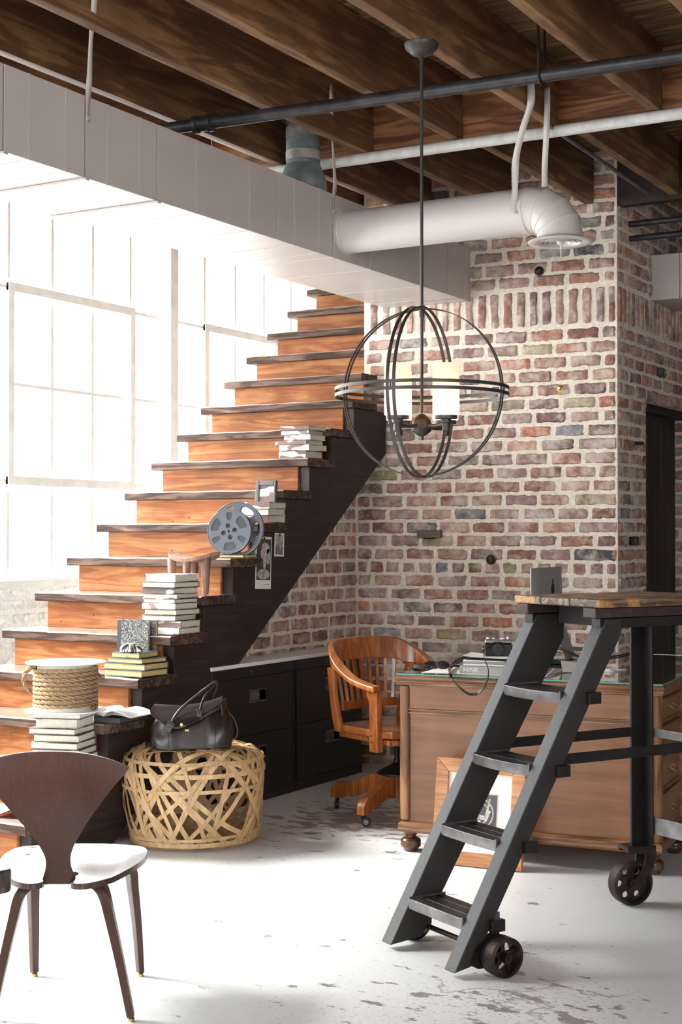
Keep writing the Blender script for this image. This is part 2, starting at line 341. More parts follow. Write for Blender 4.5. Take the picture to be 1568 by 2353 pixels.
def brickwall(name,org,dr,nrm,length,z0,z1,label=None,row=.0799,bl=.212,mj=.013,skip=None,soldier=None,headers=(),seed=1,mat=None,pal=None,zref=0.,depth=.30,white=False,rough=1.,topfn=None):
    rng=random.Random(seed); mb=MB(); O=Vector(org); D=Vector(dr).normalized(); Nn=Vector(nrm).normalized(); Z=Vector((0,0,1))
    skip=skip or []; segs=[]
    # backing mortar slab, cut round the openings
    xs=sorted({0.,length,*[v for s in skip for v in s[:2]]}); zs=sorted({z0,z1,*[v for s in skip for v in s[2:]]})
    if topfn: xs=[length*i/48 for i in range(49)]
    xs=[x for x in xs if 0<=x<=length]; zs=[z for z in zs if z0<=z<=z1]
    def inside(x,z): return any(a<x<b and c<z<d for a,b,c,d in skip)
    for xa,xb in zip(xs,xs[1:]):
        for za,zb in zip(zs,zs[1:]):
            if inside((xa+xb)/2,(za+zb)/2): continue
            if topfn:
                zb=min(zb,topfn(xb if topfn(xb)<topfn(xa) else xa))
                if zb<=za+.02: continue
            nx=max(2,int((xb-xa)/.035)); nz=max(2,int((zb-za)/.03))
            def fn(u,v):
                p=O+D*(xa+(xb-xa)*u)+Z*(za+(zb-za)*v)
                e=0 if (u in(0,1) or v in(0,1)) else 1
                return p+Nn*(e*.006*noise.noise(p*14)+e*.004*noise.noise(p*40))
            fn2=lambda i,j: fn(i,j)
            mb.grid(fn,nx,nz)
            A=[O+D*x+Z*z-Nn*dd for dd in (0,depth) for x,z in ((xa,za),(xb,za),(xb,zb),(xa,zb))]
            mb.add(A,[(4,5,6,7),(0,1,5,4),(1,2,6,5),(2,3,7,6),(3,0,4,7)])
    def brick(cx,cz,w,h):
        if rng.random()<.10: c=rng.choice(ODD)
        else: c=rng.choice(pal or PAL)
        if white: c=(.88+rng.uniform(-.04,.06),)*3
        k=rng.uniform(.92,1.35); c=(min(1,c[0]*k),min(1,c[1]*k),min(1,c[2]*k))
        nx=max(5,int(w/.022)+2); nz=max(4,int(h/.018)+2); pr=rng.uniform(.006,.012)*rough; tl=rng.uniform(-.003,.003); rot=rng.uniform(-.014,.014)
        vs=[];cs=[];off=Vector((rng.uniform(0,50),rng.uniform(0,50),rng.uniform(0,50)))
        for i in range(nx):
            for j in range(nz):
                u=2*i/(nx-1)-1; v=2*j/(nz-1)-1
                x=u*w/2; z=v*h/2; edge=max(abs(u),abs(v))
                # round the corners of the outline
                q=max(0,(abs(u)*w/2-(w/2-.012))/.012); r=max(0,(abs(v)*h/2-(h/2-.012))/.012)
                if q>0 and r>0:
                    l=math.hypot(q,r)
                    if l>1: 
                        x-=math.copysign((q-q/l)*.012,u); z-=math.copysign((r-r/l)*.012,v)
                x+= .006*rough*noise.noise(off+Vector((u*2,v*1.5,0)))*1.3; z+=.006*rough*noise.noise(off+Vector((u*4,v,9)))*1.3
                x,z=x-z*rot,z+x*rot
                dp=pr+tl*u+.0035*rough*noise.noise(off+Vector((u*3,v*2,4)))
                if edge>.999: dp=-.012
                p=O+D*(cx+x)+Z*(cz+z)+Nn*dp; vs.append(p)
                al=1. if edge<.999 else .55
                cs.append((c[0],c[1],c[2],al))
        b=len(mb.v); mb.v+=[tuple(p) for p in vs]; mb.c+=cs
        for i in range(nx-1):
            for j in range(nz-1): a=i*nz+j+b; mb.f.append((a,a+nz,a+nz+1,a+1))
    def ok(x0,x1,za,zb): return not any(x1>a+.01 and x0<b-.01 and zb>c+.02 and za<d-.02 for a,b,c,d in skip)
    z=zref+row*math.floor((z0-zref)/row)+0.; k=int(math.floor((z0-zref)/row))
    while z<z1-.02:
        if soldier and z<soldier[0]-1e-6 and z+row>soldier[0]+.02: pass
        if soldier and soldier[0]-.03<z<soldier[1]-.03: z+=row; k+=1; continue
        hd=k in headers
        L=bl/2 if hd else bl
        x=-(L/2 if k%2 else 0)-rng.uniform(0,.03)
        while x<length-.012:
            l=L*rng.uniform(.93,1.07); a=max(x,0.001); b_=min(x+l,length-.0005)
            if length-b_<.05: b_=length-.0005
            if b_-a>.03:
                # clip at openings
                for s in skip:
                    if z+row>s[2]+.02 and z<s[3]-.02:
                        if a<s[0]<b_: b_=s[0]
                        elif a<s[1]<b_: a=s[1]
                if topfn and z+row>topfn(a): x+=l; continue
                if b_-a>.03 and ok(a,b_,z,z+row): 
                    zt=min(z+row,z1)
                    brick((a+b_)/2,(z+zt)/2,b_-a-mj*.3 if b_-a>.06 else b_-a,zt-z-mj*rng.uniform(-.05,.5))
            x+=l
        z+=row; k+=1
    if soldier:
        x=.002
        while x<length-.03:
            l=min(rng.uniform(.072,.084),length-x)
            if ok(x,x+l,soldier[0],soldier[1]): brick(x+l/2,(soldier[0]+soldier[1])/2,l-mj,soldier[1]-soldier[0]-mj-rng.uniform(0,.012))
            x+=l
    o=mb.build(name,mat or M['brick'],smooth=50); o['kind']='structure'
    return o
XW=-5.8; XS=-4.45; YF=7.80; ROT=math.radians(6.0); XP=-2.83; YP=YF+math.tan(ROT)*(XP-XS); DECK=3.60; JB=3.30
fd=(math.cos(ROT),math.sin(ROT),0); fn_=(math.sin(ROT),-math.cos(ROT),0); flen=(XP-XS)/math.cos(ROT)
def struct(o,lab=None):
    o['kind']='structure'
    if lab: o['label']=lab
    return o
fl=MB().box((-6.2,-3.2,-.2),(3.2,11.2,0)).build('floor',M['floor']); struct(fl,'white painted worn concrete floor with dark chips')
SOL=(2.601,2.838)
brickwall('wall_back',(XS,YF,0),fd,fn_,flen,0,DECK,headers=(14,),soldier=SOL,seed=3,zref=.0425,skip=[(-.1,.055,2.2,4)])['label']='reclaimed brick wall face with a soldier course behind the pendant'
brickwall('wall_left_inner',(XS,4.7,0),(0,1,0),(1,0,0),YF-4.7,0,2.4,seed=8,zref=.0425,topfn=lambda x:max(0.,.182*((4.7+x-5.606)/.249+5)-.30))['label']='reclaimed brick wall under the staircase'
dY0,dY1,dT=8.47,9.62,2.215
brickwall('wall_right_inner',(XP,YP,0),(0,1,0),(1,0,0),11-YP,0,DECK,skip=[(dY0-YP,dY1-YP,-1,dT)],soldier=SOL,headers=(14,),seed=12,zref=.0425,depth=.42)['label']='shadowed return of the brick pier with the doorway'
# returns of the doorway
brickwall('trim_1',(XP-.42,dY1,0),(1,0,0),(0,-1,0),.42,0,dT,seed=31,depth=.05)['label']='brick far jamb of the doorway'
brickwall('trim_2',(XS+.055,YF+.008,0),(0,1,0),(-1,0,0),3.1,2.2,DECK,seed=33,depth=.05)['label']='brick side beside the upper stairs'
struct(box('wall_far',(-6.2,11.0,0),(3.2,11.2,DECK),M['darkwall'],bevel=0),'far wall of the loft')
wf=MB()   # right wall; its wide opening is unseen, added to lift the shadows
for a,b in (((3.0,-3.2,0),(3.2,11,.9)),((3.0,-3.2,3.2),(3.2,11,DECK)),((3.0,-3.2,.9),(3.2,-2.6,3.2)),((3.0,1.4,.9),(3.2,11,3.2))): wf.box(a,b)
struct(wf.build('wall_right',M['wallw']),'right wall of the loft')
wf=MB()   # wall behind the photographer; wide opening added there to bring in fill light
for a,b in (((-6.2,-3.2,0),(3.2,-3.0,.9)),((-6.2,-3.2,3.2),(3.2,-3.0,DECK)),((-6.2,-3.2,.9),(-5.3,-3.0,3.2)),((-1.9,-3.2,.9),(3.2,-3.0,3.2))): wf.box(a,b)
struct(wf.build('wall_front',M['wallw']),'wall behind the photographer')
# window wall
brickwall('wall_left',(XW,-3.0,0),(0,1,0),(1,0,0),14.,0,1.10,seed=21,mat=M['brickw'],white=True,depth=.3,rough=.6)['label']='white painted brick below the steel windows'
struct(box('trim_3',(XW-.3,-3,1.10),(XW+.05,11,1.14),M['winframe'],bevel=.006),'white window sill')
struct(box('trim_4',(XW-.3,-3,3.36),(XW+.02,11,DECK),M['wallw'],bevel=0),'wall strip above the steel windows')
struct(box('wall_left_near',(XW-.3,-3,1.10),(XW+.03,1.93,DECK),M['wallw'],bevel=0),'plain wall left of the photographer')  # unseen; windows closed off here to keep daylight off the near floor
def glass_mat():
    m,nt,b=nodes('hazy_window_glass'); L=nt.links.new; out=nt.nodes['Material Output']
    t=N(nt,'ShaderNodeBsdfTransparent'); t.inputs[0].default_value=(.96,.98,.98,1); g=N(nt,'ShaderNodeBsdfGlossy'); g.inputs['Roughness'].default_value=.1
    tr=N(nt,'ShaderNodeBsdfTranslucent'); tr.inputs[0].default_value=(.95,.97,1,1)
    m1=N(nt,'ShaderNodeMixShader',_0=.10); L(t.outputs[0],m1.inputs[1]); L(tr.outputs[0],m1.inputs[2])
    m2=N(nt,'ShaderNodeMixShader',_0=.04); L(m1.outputs[0],m2.inputs[1]); L(g.outputs[0],m2.inputs[2]); L(m2.outputs[0],out.inputs[0]); return m
M['glass']=glass_mat()
ZR=[1.15,1.705,2.255,2.805,3.36]
for k in range(4):
    y1=9.57-1.9*k-.035; y0=y1-1.83; ps=[y0+.366*i for i in range(6)]
    wroot=bpy.data.objects.new('window_%d'%(k+1),None); COL.objects.link(wroot); wroot.location=(XW,y0,1.14); wroot['kind']='structure'; wroot['label']='white steel framed window bay of small panes'
    loc=Vector((XW,y0,1.14))
    b=MB()
    def bx(x0,ya,za,x1,yb,zb): b.box((x0-loc.x,ya-loc.y,za-loc.z),(x1-loc.x,yb-loc.y,zb-loc.z))
    for i,y in enumerate(ps):
        wv=.018 if i in (0,5) else .012
        bx(XW-.03,y-wv,1.14,XW+.012,y+wv,3.36)
    for z in ZR: bx(XW-.028,y0,z-.011,XW+.010,y1,z+.011)
    b.build('glazing_bar',M['winframe'],wroot,bevel=.003,seg=1)
    b=MB()
    for y in (ps[1],ps[4]): bx(XW+.012,y-.024,ZR[1]-.024,XW+.035,y+.024,ZR[3]+.024)
    for z in (ZR[1],ZR[3]): bx(XW+.012,ps[1]-.024,z-.026,XW+.0345,ps[4]+.024,z+.026)
    b.build('vent_frame',M['winframe'],wroot,bevel=.003,seg=1)
    b=MB(); bx(XW-.012,y0,1.14,XW-.008,y1,3.36); b.build('pane',M['glass'],wroot)
    b=MB(); bx(XW-.06,y1-.01,1.14,XW+.06,y1+.075,3.36); b.build('mullion',M['winframe'],wroot,bevel=.004,seg=1)
# door
dr=bpy.data.objects.new('door_1',None); COL.objects.link(dr); dr.location=(XP-.20,(dY0+dY1)/2,0); dr['kind']='structure'; dr['label']='dark plank door recessed in the brick doorway'
b=MB(); hw=(dY1-dY0)/2
for i in range(8):
    a=-hw+i*2*hw/8; b.box((-.03,a+.003,0),(.02,a+2*hw/8-.003,dT-.05))
M['door']=wood('dark_door',(.012,.009,.008),(.026,.019,.017),(.045,.034,.03),'Z',1.,.6,.5)
b.build('plank_leaf',M['door'],dr,bevel=.004)
b=MB(); b.box((-.05,-hw,dT-.05),(.1,hw,dT)); b.build('door_head',M['door'],dr)
b=MB(); b.box((.02,-.17,1.33),(.035,-.10,1.36)); b.box((.02,-.16,1.27),(.05,-.135,1.38)); b.box((.05,-.16,1.25),(.07,-.14,1.33)); b.build('door_latch',M['iron'],dr,bevel=.003)
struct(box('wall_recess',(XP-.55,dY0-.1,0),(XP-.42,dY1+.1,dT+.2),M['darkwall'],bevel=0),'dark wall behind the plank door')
# ceiling deck and joists
b=MB(); y=-3.2; i=0
while y<11.2:
    b.box((-6.2,y+.003,DECK+random.uniform(-.004,.004)),(3.2,y+.137,DECK+.05)); y+=.14
struct(b.build('ceiling',M['deck'],bevel=.003,seg=1),'wooden board deck above the joists')
struct(box('ceiling_roof',(-6.3,-3.3,DECK+.05),(3.3,11.3,DECK+.15),M['darkwall'],bevel=0))
YG=6.37
def joist(x,y0,y1,lab,wd=.055):
    n=int((y1-y0)/.25)+2; m=MB(); rs=[]
    for i in range(n):
        y=(y1-y0)*i/(n-1); a=.004*noise.noise(Vector((x*9,y*2,1))); c=.005*noise.noise(Vector((x*9,y*1.5,7)))
        rs.append([Vector((-wd/2+a,y,c)),Vector((wd/2+a,y,c)),Vector((wd/2+a,y,DECK-JB)),Vector((-wd/2+a,y,DECK-JB))])
    m.rings(rs); o=m.build('ceiling_joist',M['joist'],bevel=.004,seg=1); o.location=(x,y0,JB)
    return tag(o,lab,'joist','joists under the board ceiling')
J0=-4.045; SP=.4945
nearw={-2:'second left of the boxy duct top',-1:'directly over the boxy duct',0:'lowest one just right of the duct top',1:'with the duct strap at its left end',2:'left of the chandelier cup',3:'carrying the chandelier cup',4:'right of the chandelier cup',5:'at the top right corner',6:'just off the top right corner',7:'farthest to the right'}
for k in range(-2,8):
    joist(J0+SP*k,-3.0,YG-.02,'long rough brown joist, '+nearw[k])
farw={-1:'over the boxy duct',0:'beside the flue pipe',1:'ending on brick above the duct end',2:'ending on brick left of the lamp rod',3:'ending on brick over the round duct',4:'ending at the right of the brick pier',5:'in the dark right corner',6:'just past the dark right corner',7:'farthest to the right'}
for k in range(-1,8):
    x=J0+SP*k+.075
    xe=YF+math.tan(ROT)*(x-XS)-.02 if XS<x<XP+.03 else (7.95 if x>XP else 10.9)
    joist(x,YG+.06,xe,'short joist behind the blocking, '+farw[k])
blw={-2:'left of the boxy duct',-1:'over the boxy duct',0:'behind the flue pipe',1:'first right of the flue pipe',2:'crossed by the chandelier rod',3:'right of the chandelier rod',4:'above the duct elbow',5:'at the right edge',6:'just past the right edge',7:'farthest to the right'}
for k in range(-2,8):
    xa=J0+SP*k+.0245; xb=xa+SP-.049; 
    m=MB().box((xa-(xa+xb)/2,-.02,0),(xb-(xa+xb)/2,.05,DECK-JB-.002)); o=m.build('blocking_board',M['block'],bevel=.004,seg=1); o.location=((xa+xb)/2,YG-.0,JB+.001)
    tag(o,'reddish board set between joists, '+blw[k],'board','blocking boards between the joists')
struct(box('trim_5',(XP,7.98,JB-.02),(3.0,8.05,DECK),M['stringer'],bevel=0),'dark header at the back of the ceiling')
# ------------------------------------------------------------------ ducts and pipes
XD=-3.707; DZ0,DZ1=2.786,3.107; DW=.555
def ductbox(name,label,L0,L1,axis,x0,x1,joints,seams,cat='duct'):
    pass
t=thing('rectangular_duct','long white boxy air duct hung below the joists along the windows','duct',(XD,0,DZ0))
yend=YF+math.tan(ROT)*(XD-XS)-.005
jy=[at(p,X=XD).y for p in (5,194,360,637,765,1030)]
jy=[jy[0]-1.0,jy[0]-2.0,jy[0]-3.0]+jy; jy=sorted(jy)
cuts=[-3.0]+jy+[yend]
for a,b_ in zip(cuts,cuts[1:]):
    MB().box((-DW,a+.003,0),(0,b_-.003,DZ1-DZ0)).build('duct_section',M['duct'],t,bevel=.003)
MB().box((-DW+.01,-3.0,.01),(-.006,yend,DZ1-DZ0-.01)).build('dark_joint_liner',M['gap'],t)
for a,b_ in zip(cuts[3:],cuts[4:]):
    for q in (.3,.75):
        y=a+(b_-a)*q; b=MB()
        x0=-DW; z1_=DZ1-DZ0
        b.rings([[Vector(p_) for p_ in ((.0,y-.004,z1_),(.0015,y-.004,z1_),(.0015,y+.004,z1_),(.0,y+.004,z1_))],[Vector(p_) for p_ in ((.0,y-.004,.0),(.0015,y-.004,-.0015),(.0015,y+.004,-.0015),(.0,y+.004,.0))],[Vector(p_) for p_ in ((-DW,y-.004,.0),(-DW,y-.004,-.0015),(-DW,y+.004,-.0015),(-DW,y+.004,.0))]])
        b.build('seam',M['duct'],t)
for y in jy[3:6]: MB().box((-DW-.02,y-.012,-.012),(.012,y+.012,-.001)).build('trapeze_bar',M['duct'],t,bevel=.002)
def strap(pts,w=.028,th=.0016,wid=(0,1,0)):
    W=Vector(wid).normalized(); m=MB(); P=smoothpath(pts,5); rs=[]
    for i,p in enumerate(P):
        tt=(P[min(i+1,len(P)-1)]-P[max(i-1,0)]).normalized()
        a=W*1.0; tw=.25*math.sin(i*.55); a=(a*math.cos(tw)+tt.cross(W)*math.sin(tw)).normalized(); nn=tt.cross(a).normalized()
        rs.append([p-a*w/2-nn*th/2,p+a*w/2-nn*th/2,p+a*w/2+nn*th/2,p-a*w/2+nn*th/2])
    return m.rings(rs)
for px,tp_ in ((198,at(214,-60,X=-3.49)),(766,at(762,188,X=-3.49))):
    y=at(px,X=XD).y; z0=DZ1-DZ0; e_=tp_-Vector((XD,0,DZ0))
    o=strap([(.003,y,z0-.10),(.003,y,z0-.02),(.010,y,z0+.06),(e_*.5+Vector((.003,y,z0))*.5),e_-Vector((0,0,.08)),e_]).build('hanger_strap',M['duct'],t,smooth=180)
    b=MB(); b.cyl((.003,y,z0-.085),(.008,y,z0-.085),.006,8); b.build('strap_screw',M['duct'],t)
# round branch with elbow and register
PR=at(795,528,X=XD); PX=at(1297,552,Y=PR.y); RR=.107; L=PX.x-XD
t=thing('round_duct','cream painted round air duct with an elbow and ceiling register','duct',(XD,PR.y,PR.z-.01))
ez=-.03
MB().tube([(0.0,0,0),(L-.16,0,0)],RR,48).build('duct_tube',M['ductr'],t,smooth=40)
MB().tube([(0.0,0,0),(.004,0,0),(.005,0,0),(.012,0,0)],RR,48,radii=[RR+.012,RR+.012,RR+.004,RR+.002]).build('joint_collar',M['ductr'],t,smooth=40)
MB().tube([(L-.19,0,0),(L-.17,0,0)],RR+.003,48).build('joint_collar',M['ductr'],t,smooth=40)
for k in range(4):   # gored elbow
    a0=math.radians(22.5*k); a1=math.radians(22.5*(k+1)); R=.145
    def pos(a): return Vector((L-.16+R*math.sin(a),0,-R*(1-math.cos(a))))
    rs=[]
    for a in (a0,a1):
        c=pos(a); up=Vector((math.sin(a),0,math.cos(a))); rs.append([c+Vector((0,1,0))*(RR+.002*k%.003)*math.cos(2*math.pi*j/40)+up*(RR)*math.sin(2*math.pi*j/40) for j in range(40)])
    mid=(a0+a1)/2
    MB().rings(rs).build('elbow_gore',M['ductr'],t,smooth=40)
    sm=MB(); c=pos(a1); up=Vector((math.sin(a1),0,math.cos(a1))); sm.tube([c+Vector((0,1,0))*(RR+.001)*math.cos(2*math.pi*j/40)+up*(RR+.001)*math.sin(2*math.pi*j/40) for j in range(40)],.0025,6,closed=True); sm.build('elbow_seam',M['ductr'],t,smooth=180)
ex=L-.16+.145; zr=PX.z-PR.z+.01
MB().tube([(ex,0,-.145),(ex,0,zr+.012)],RR,40).build('drop_collar',M['ductr'],t,smooth=40)
rg=MB().lathe([(RR-.004,.02),(RR+.01,.012),(.150,.0),(.154,-.004),(.15,-.008),(RR-.005,-.006),(RR-.02,.01)],48,cap=False).build('register',M['ductr'],t,smooth=50,loc=(ex,0,zr))
for q in (.085,.063,.041): MB().lathe([(q+.002,.012),(q+.010,-.008),(q+.012,-.008),(q+.004,.013)],40,cap=False).build('register_ring',M['ductr'],rg,smooth=60)
MB().lathe([(.001,-.014),(.012,-.014),(.02,0),(.001,0)],24).build('register_hub',M['ductr'],rg,smooth=50)
MB().cyl((0,0,.018),(0,0,.024),RR-.006,32).build('register_throat',M['gap'],rg)  # near-black disc paints the shade inside the register
MB().tube([(0,0,-.01),(.003,0,-.05),(.003,0,-.075)],.0025,6).build('damper_pull',M['cream'],rg)
sx=L-.2
o=MB(); 
tl=Vector((XD,PR.y,PR.z-.01)); e1=at(1222,172,X=-2.510)-tl; e2=at(1260,196,X=-2.512)-tl
o=strap([(sx,-RR-.003,-.035),(sx,-RR-.002,.03),(sx+.004,-RR-.005,.10),(sx+.02,-RR-.03,.22),(e1*.55+Vector((sx,-RR,.1))*.45),e1-Vector((0,0,.12)),e1],w=.034,wid=(1,0,0)).build('hanger_strap',M['duct'],t,smooth=180)
b=MB(); b.cyl((sx,-RR-.002,-.02),(sx,-RR-.008,-.02),.006,8); b.build('strap_screw',M['duct'],t)
q=Vector((sx+.13,-RR*.55,RR*.82))
o=strap([q,q+Vector((.01,-.02,.10)),(q+e2)/2+Vector((.01,-.02,.0)),e2-Vector((0,0,.1)),e2],w=.028,wid=(1,.3,0)).build('hanger_strap',M['duct'],t,smooth=180)
# flue
fx,fy=-3.80,6.13; t=thing('flue_pipe','grey wrapped flue pipe rising from the duct into the joists','pipe',(fx,fy,DZ1))
MB().lathe([(.118,0),(.118,.045),(.10,.09),(.086,.125)],36).build('flared_boot',M['flue'],t,smooth=40)
MB().lathe([(.085,.12),(.085,.37)],36).build('flue_tube',M['flue'],t,smooth=40)
M['tape']=plain('silver_tape',(.42,.38,.35),.3,.3,.6,60,var=.3,vscale=25)
for z in (.145,.26): MB().lathe([(.0865,z),(.087,z+.045)],36,cap=False).build('foil_tape',M['tape'],t,smooth=40)
MB().lathe([(.085,.36),(.112,.352),(.112,.358),(.085,.37),(.085,.49)],36).build('storm_collar',M['chrome'],t,smooth=30)
# black pipe, coupling and hanger
A=Vector((-1.684,5.464,3.235)); B=Vector((-3.796,5.291,3.235)); dd=(B-A).normalized()
t=thing('iron_pipe','black iron pipe crossing the room under the joists','pipe',A)
MB().tube([A-dd*2.2-A,B+dd*.9-A],.0275,20).build('pipe_run',M['pipe'],t,smooth=40)
c=at(462,278,Z=3.235)-A; c=dd*c.dot(dd)
MB().tube([c-dd*.05,c-dd*.048,c-dd*.028,c-dd*.026,c+dd*.026,c+dd*.028,c+dd*.048,c+dd*.05],.04,20,radii=[.031,.04,.04,.034,.034,.04,.04,.031]).build('coupling',M['pipe'],t,smooth=40)
hx=at(1237,160,Z=3.235)-A; hx=dd*hx.dot(dd)
pth=[hx+Vector((.0,.0,.0))+Vector((0,.034*math.cos(a),.034*math.sin(a))) for a in [math.radians(q) for q in range(-10,-200,-20)]]
pth=[hx+Vector((0,.034,.33))]+pth+[hx+Vector((0,-.034,.33))]
MB().tube(pth,.006,8).build('hanger_rod',M['iron'],t,smooth=60)
A=Vector((-1.974,6.33,3.27)); B=Vector((-3.844,6.29,3.27)); dd=(B-A).normalized()
o=MB().tube([A-dd*2.6-A,B+dd*.35-A],.027,20).build('white_pipe',M['pipew'],smooth=40); o.location=A; tag(o,'white painted pipe running under the joist ends','pipe')
o=MB().tube([(0,0,0),(-.034,1.55,0)],.011,12).build('conduit',M['steel'],smooth=40); o.location=(-2.546,6.235,3.283); tag(o,'thin grey conduit running back beside a joist','pipe')
for px,py,m_,r_,lab in ((1445,463,'chrome',.017,'shiny chrome pipe high beside the brick pier'),(1445,514,'pipe',.018,'black pipe in the dark corner, middle of three'),(1450,547,'pipe',.018,'black pipe in the dark corner, lowest of three')):
    p=at(px,py,X=XP); o=MB().tube([(-.02,0,0),(3.,0,0)],r_,14).build('service_pipe',M[m_],smooth=40); o.location=p; tag(o,lab,'pipe','pipes in the dark right corner')
p=at(1497,690,X=XP); t=thing('rectangular_duct','white boxy duct end by the right edge beyond the pier','duct',(XP,p.y,p.z))
MB().box((.003,0,0),(.18,.5,.275)).build('duct_section',M['duct'],t,bevel=.003); MB().box((.183,0,0),(3.,.5,.275)).build('duct_section',M['duct'],t,bevel=.003)
# ------------------------------------------------------------------ staircase
RI,RU=.182,.249
def ty(n): return 5.606+RU*(n-5)
def tz(n): return RI*n+.003
XR=-4.22; XL=-5.30
t=thing('staircase','wooden staircase of dark treads and orange risers against the windows','staircase',(XL,ty(1),0))
o0=Vector((XL,ty(1),0))
for n in range(1,19):
    xr=XR if n<13 else (XR-.08 if n==13 else XS+.05)
    dep=.198 if n==13 else RU+.05
    rng=random.Random(n*13); th=.046; W=xr-XL; nx=34; m=MB(); rs=[]
    for i in range(nx):
        x=W*i/(nx-1); fr=.008*noise.noise(Vector((x*5,n*3.1,0)))+.004*noise.noise(Vector((x*19,n,3))); tp=.003*noise.noise(Vector((x*7,n*2,9)))
        e=.004
        rs.append([Vector((x,fr+e,-th+.0)),Vector((x,fr,-th+e)),Vector((x,fr,tp-e*1.5)),Vector((x,fr+e*1.6,tp)),Vector((x,dep,tp)),Vector((x,dep,-th))])
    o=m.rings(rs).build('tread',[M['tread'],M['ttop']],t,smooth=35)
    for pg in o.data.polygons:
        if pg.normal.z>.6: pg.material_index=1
    o.location=Vector((XL,ty(n),tz(n)))-o0
    if n<=18:
        xr2=XR-.08 if n<14 else XS+.05
        o=MB().box((.06,0,0),(xr2-XL,.022,RI-.046)).build('riser',M['riser'],t,bevel=.002,seg=1); o.location=Vector((XL,ty(n)+.032,tz(n-1)))-o0
def sawtooth(x0,x1,nmax,yclip=None):
    up=[(ty(1)+.05,0.0)]
    for n in range(1,nmax):
        up.append((ty(n)+.05,tz(n)-.047)); up.append((ty(n+1)+.05,tz(n)-.047))
    up.append((ty(nmax)+.05,tz(nmax)-.047)); ye=min(ty(nmax+1)+.05,7.79) if yclip is None else yclip; up.append((ye,tz(nmax)-.047))
    pts=up+[(ye,tz(2)-.047-.355+(ye-ty(3)-.05)*RI/RU)]
    yb=ty(1)+.05+.62; pts.append((ty(3)+.05,tz(2)-.047-.355+.0)); pts.append((ty(3)-.15,0.0))
    Mx=Matrix(((0,0,1,0),(1,0,0,0),(0,1,0,0),(0,0,0,1)))
    return MB().prism([(y-o0.y,z) for y,z in pts],x0-XL,x1-XL,Mx)
sawtooth(XR-.08,XR-.015,12,7.79).build('stringer',M['stringer'],t,bevel=.003,seg=1)
sawtooth(XL+.14,XL+.20,17,ty(18)+.05).build('stringer',M['stringer'],t,bevel=.003,seg=1)
# ------------------------------------------------------------------ chandelier
Rv=Vector((CS,SN,0)); Fv=Vector((-SN,CS,0))          # room directions across and along the view axis
pc=at(970,95,Z=JB); ctr=Vector((pc.x,pc.y,1.948))
t=thing('orb_chandelier','dark bronze double banded orb chandelier with four glowing glass cylinders','chandelier',(ctr.x,ctr.y,ctr.z))
RO=.333
def hoop(axis_off,R,nrm,wd=.0125,th=.003):
    Nn=Vector(nrm).normalized(); a=Nn.cross(Vector((0,0,1)))
    if a.length<.1: a=Vector((1,0,0))
    a.normalize(); b=Nn.cross(a); n=96; rs=[]
    for i in range(n):
        an=2*math.pi*i/n; rad=a*math.cos(an)+b*math.sin(an)
        rs.append([Nn*(axis_off-wd/2)+rad*R,Nn*(axis_off+wd/2)+rad*R,Nn*(axis_off+wd/2)+rad*(R+th),Nn*(axis_off-wd/2)+rad*(R+th)])
    return MB().rings(rs,closed=True)
bdir=(Rv*-.40+Fv*-.916).normalized(); nB=bdir.cross(Vector((0,0,1))); nA=bdir
for nrm,R in ((nB,RO-.006),(nA,RO-.012),((0,0,1),RO)):
    for s in (-1,1): hoop(s*.0125,R,nrm).build('orb_band',M['bronze'],t,smooth=40)
b=MB()
for v in (bdir,-bdir,nB,-nB): 
    p=Vector(v)*(RO-.004); b.cyl(p-Vector((0,0,.02)),p+Vector((0,0,.02)),.004,8)
b.build('band_rivet',M['bronze'],t)
top=JB-ctr.z
MB().lathe([(.001,top-.048),(.02,top-.05),(.04,top-.04),(.062,top-.02),(.068,top-.004),(.068,top)],40).build('ceiling_cup',M['bronze'],t,smooth=50)
MB().cyl((0,0,-.08),(0,0,top-.045),.0065,14).build('stem',M['bronze'],t,smooth=60)
for z in (top-.055,RO-.03,): MB().cyl((0,0,z-.012),(0,0,z+.012),.010,14).build('stem_collar',M['bronze'],t,smooth=60)
hz=1.822-ctr.z
MB().lathe([(.008,hz+.043),(.02,hz+.036),(.034,hz+.022),(.0405,hz),(.0405,hz-.008),(.041,hz-.0085),(.041,hz-.012),(.036,hz-.024),(.02,hz-.038),(.007,hz-.044),(.007,hz-.058),(.001,hz-.058)],36).build('hub_ball',M['bronze'],t,smooth=50)
def shade_mat():
    m,nt,b=nodes('frosted_lamp_glass'); L=nt.links.new; out=nt.nodes['Material Output']
    tr=N(nt,'ShaderNodeBsdfTranslucent'); tr.inputs[0].default_value=(.95,.84,.76,1)
    df=N(nt,'ShaderNodeBsdfDiffuse'); df.inputs[0].default_value=(.78,.68,.60,1)
    m1=N(nt,'ShaderNodeMixShader',_0=.45); L(tr.outputs[0],m1.inputs[1]); L(df.outputs[0],m1.inputs[2])
    e=N(nt,'ShaderNodeEmission'); e.inputs[0].default_value=(1,.70,.55,1); e.inputs[1].default_value=.20
    a=N(nt,'ShaderNodeAddShader'); L(m1.outputs[0],a.inputs[0]); L(e.outputs[0],a.inputs[1]); L(a.outputs[0],out.inputs[0]); return m
M['shade']=shade_mat()
m_,nt_,b_=nodes('lit_bulb'); b_.inputs['Emission Color'].default_value=(1,.72,.42,1); b_.inputs['Emission Strength'].default_value=14; M['bulb']=m_
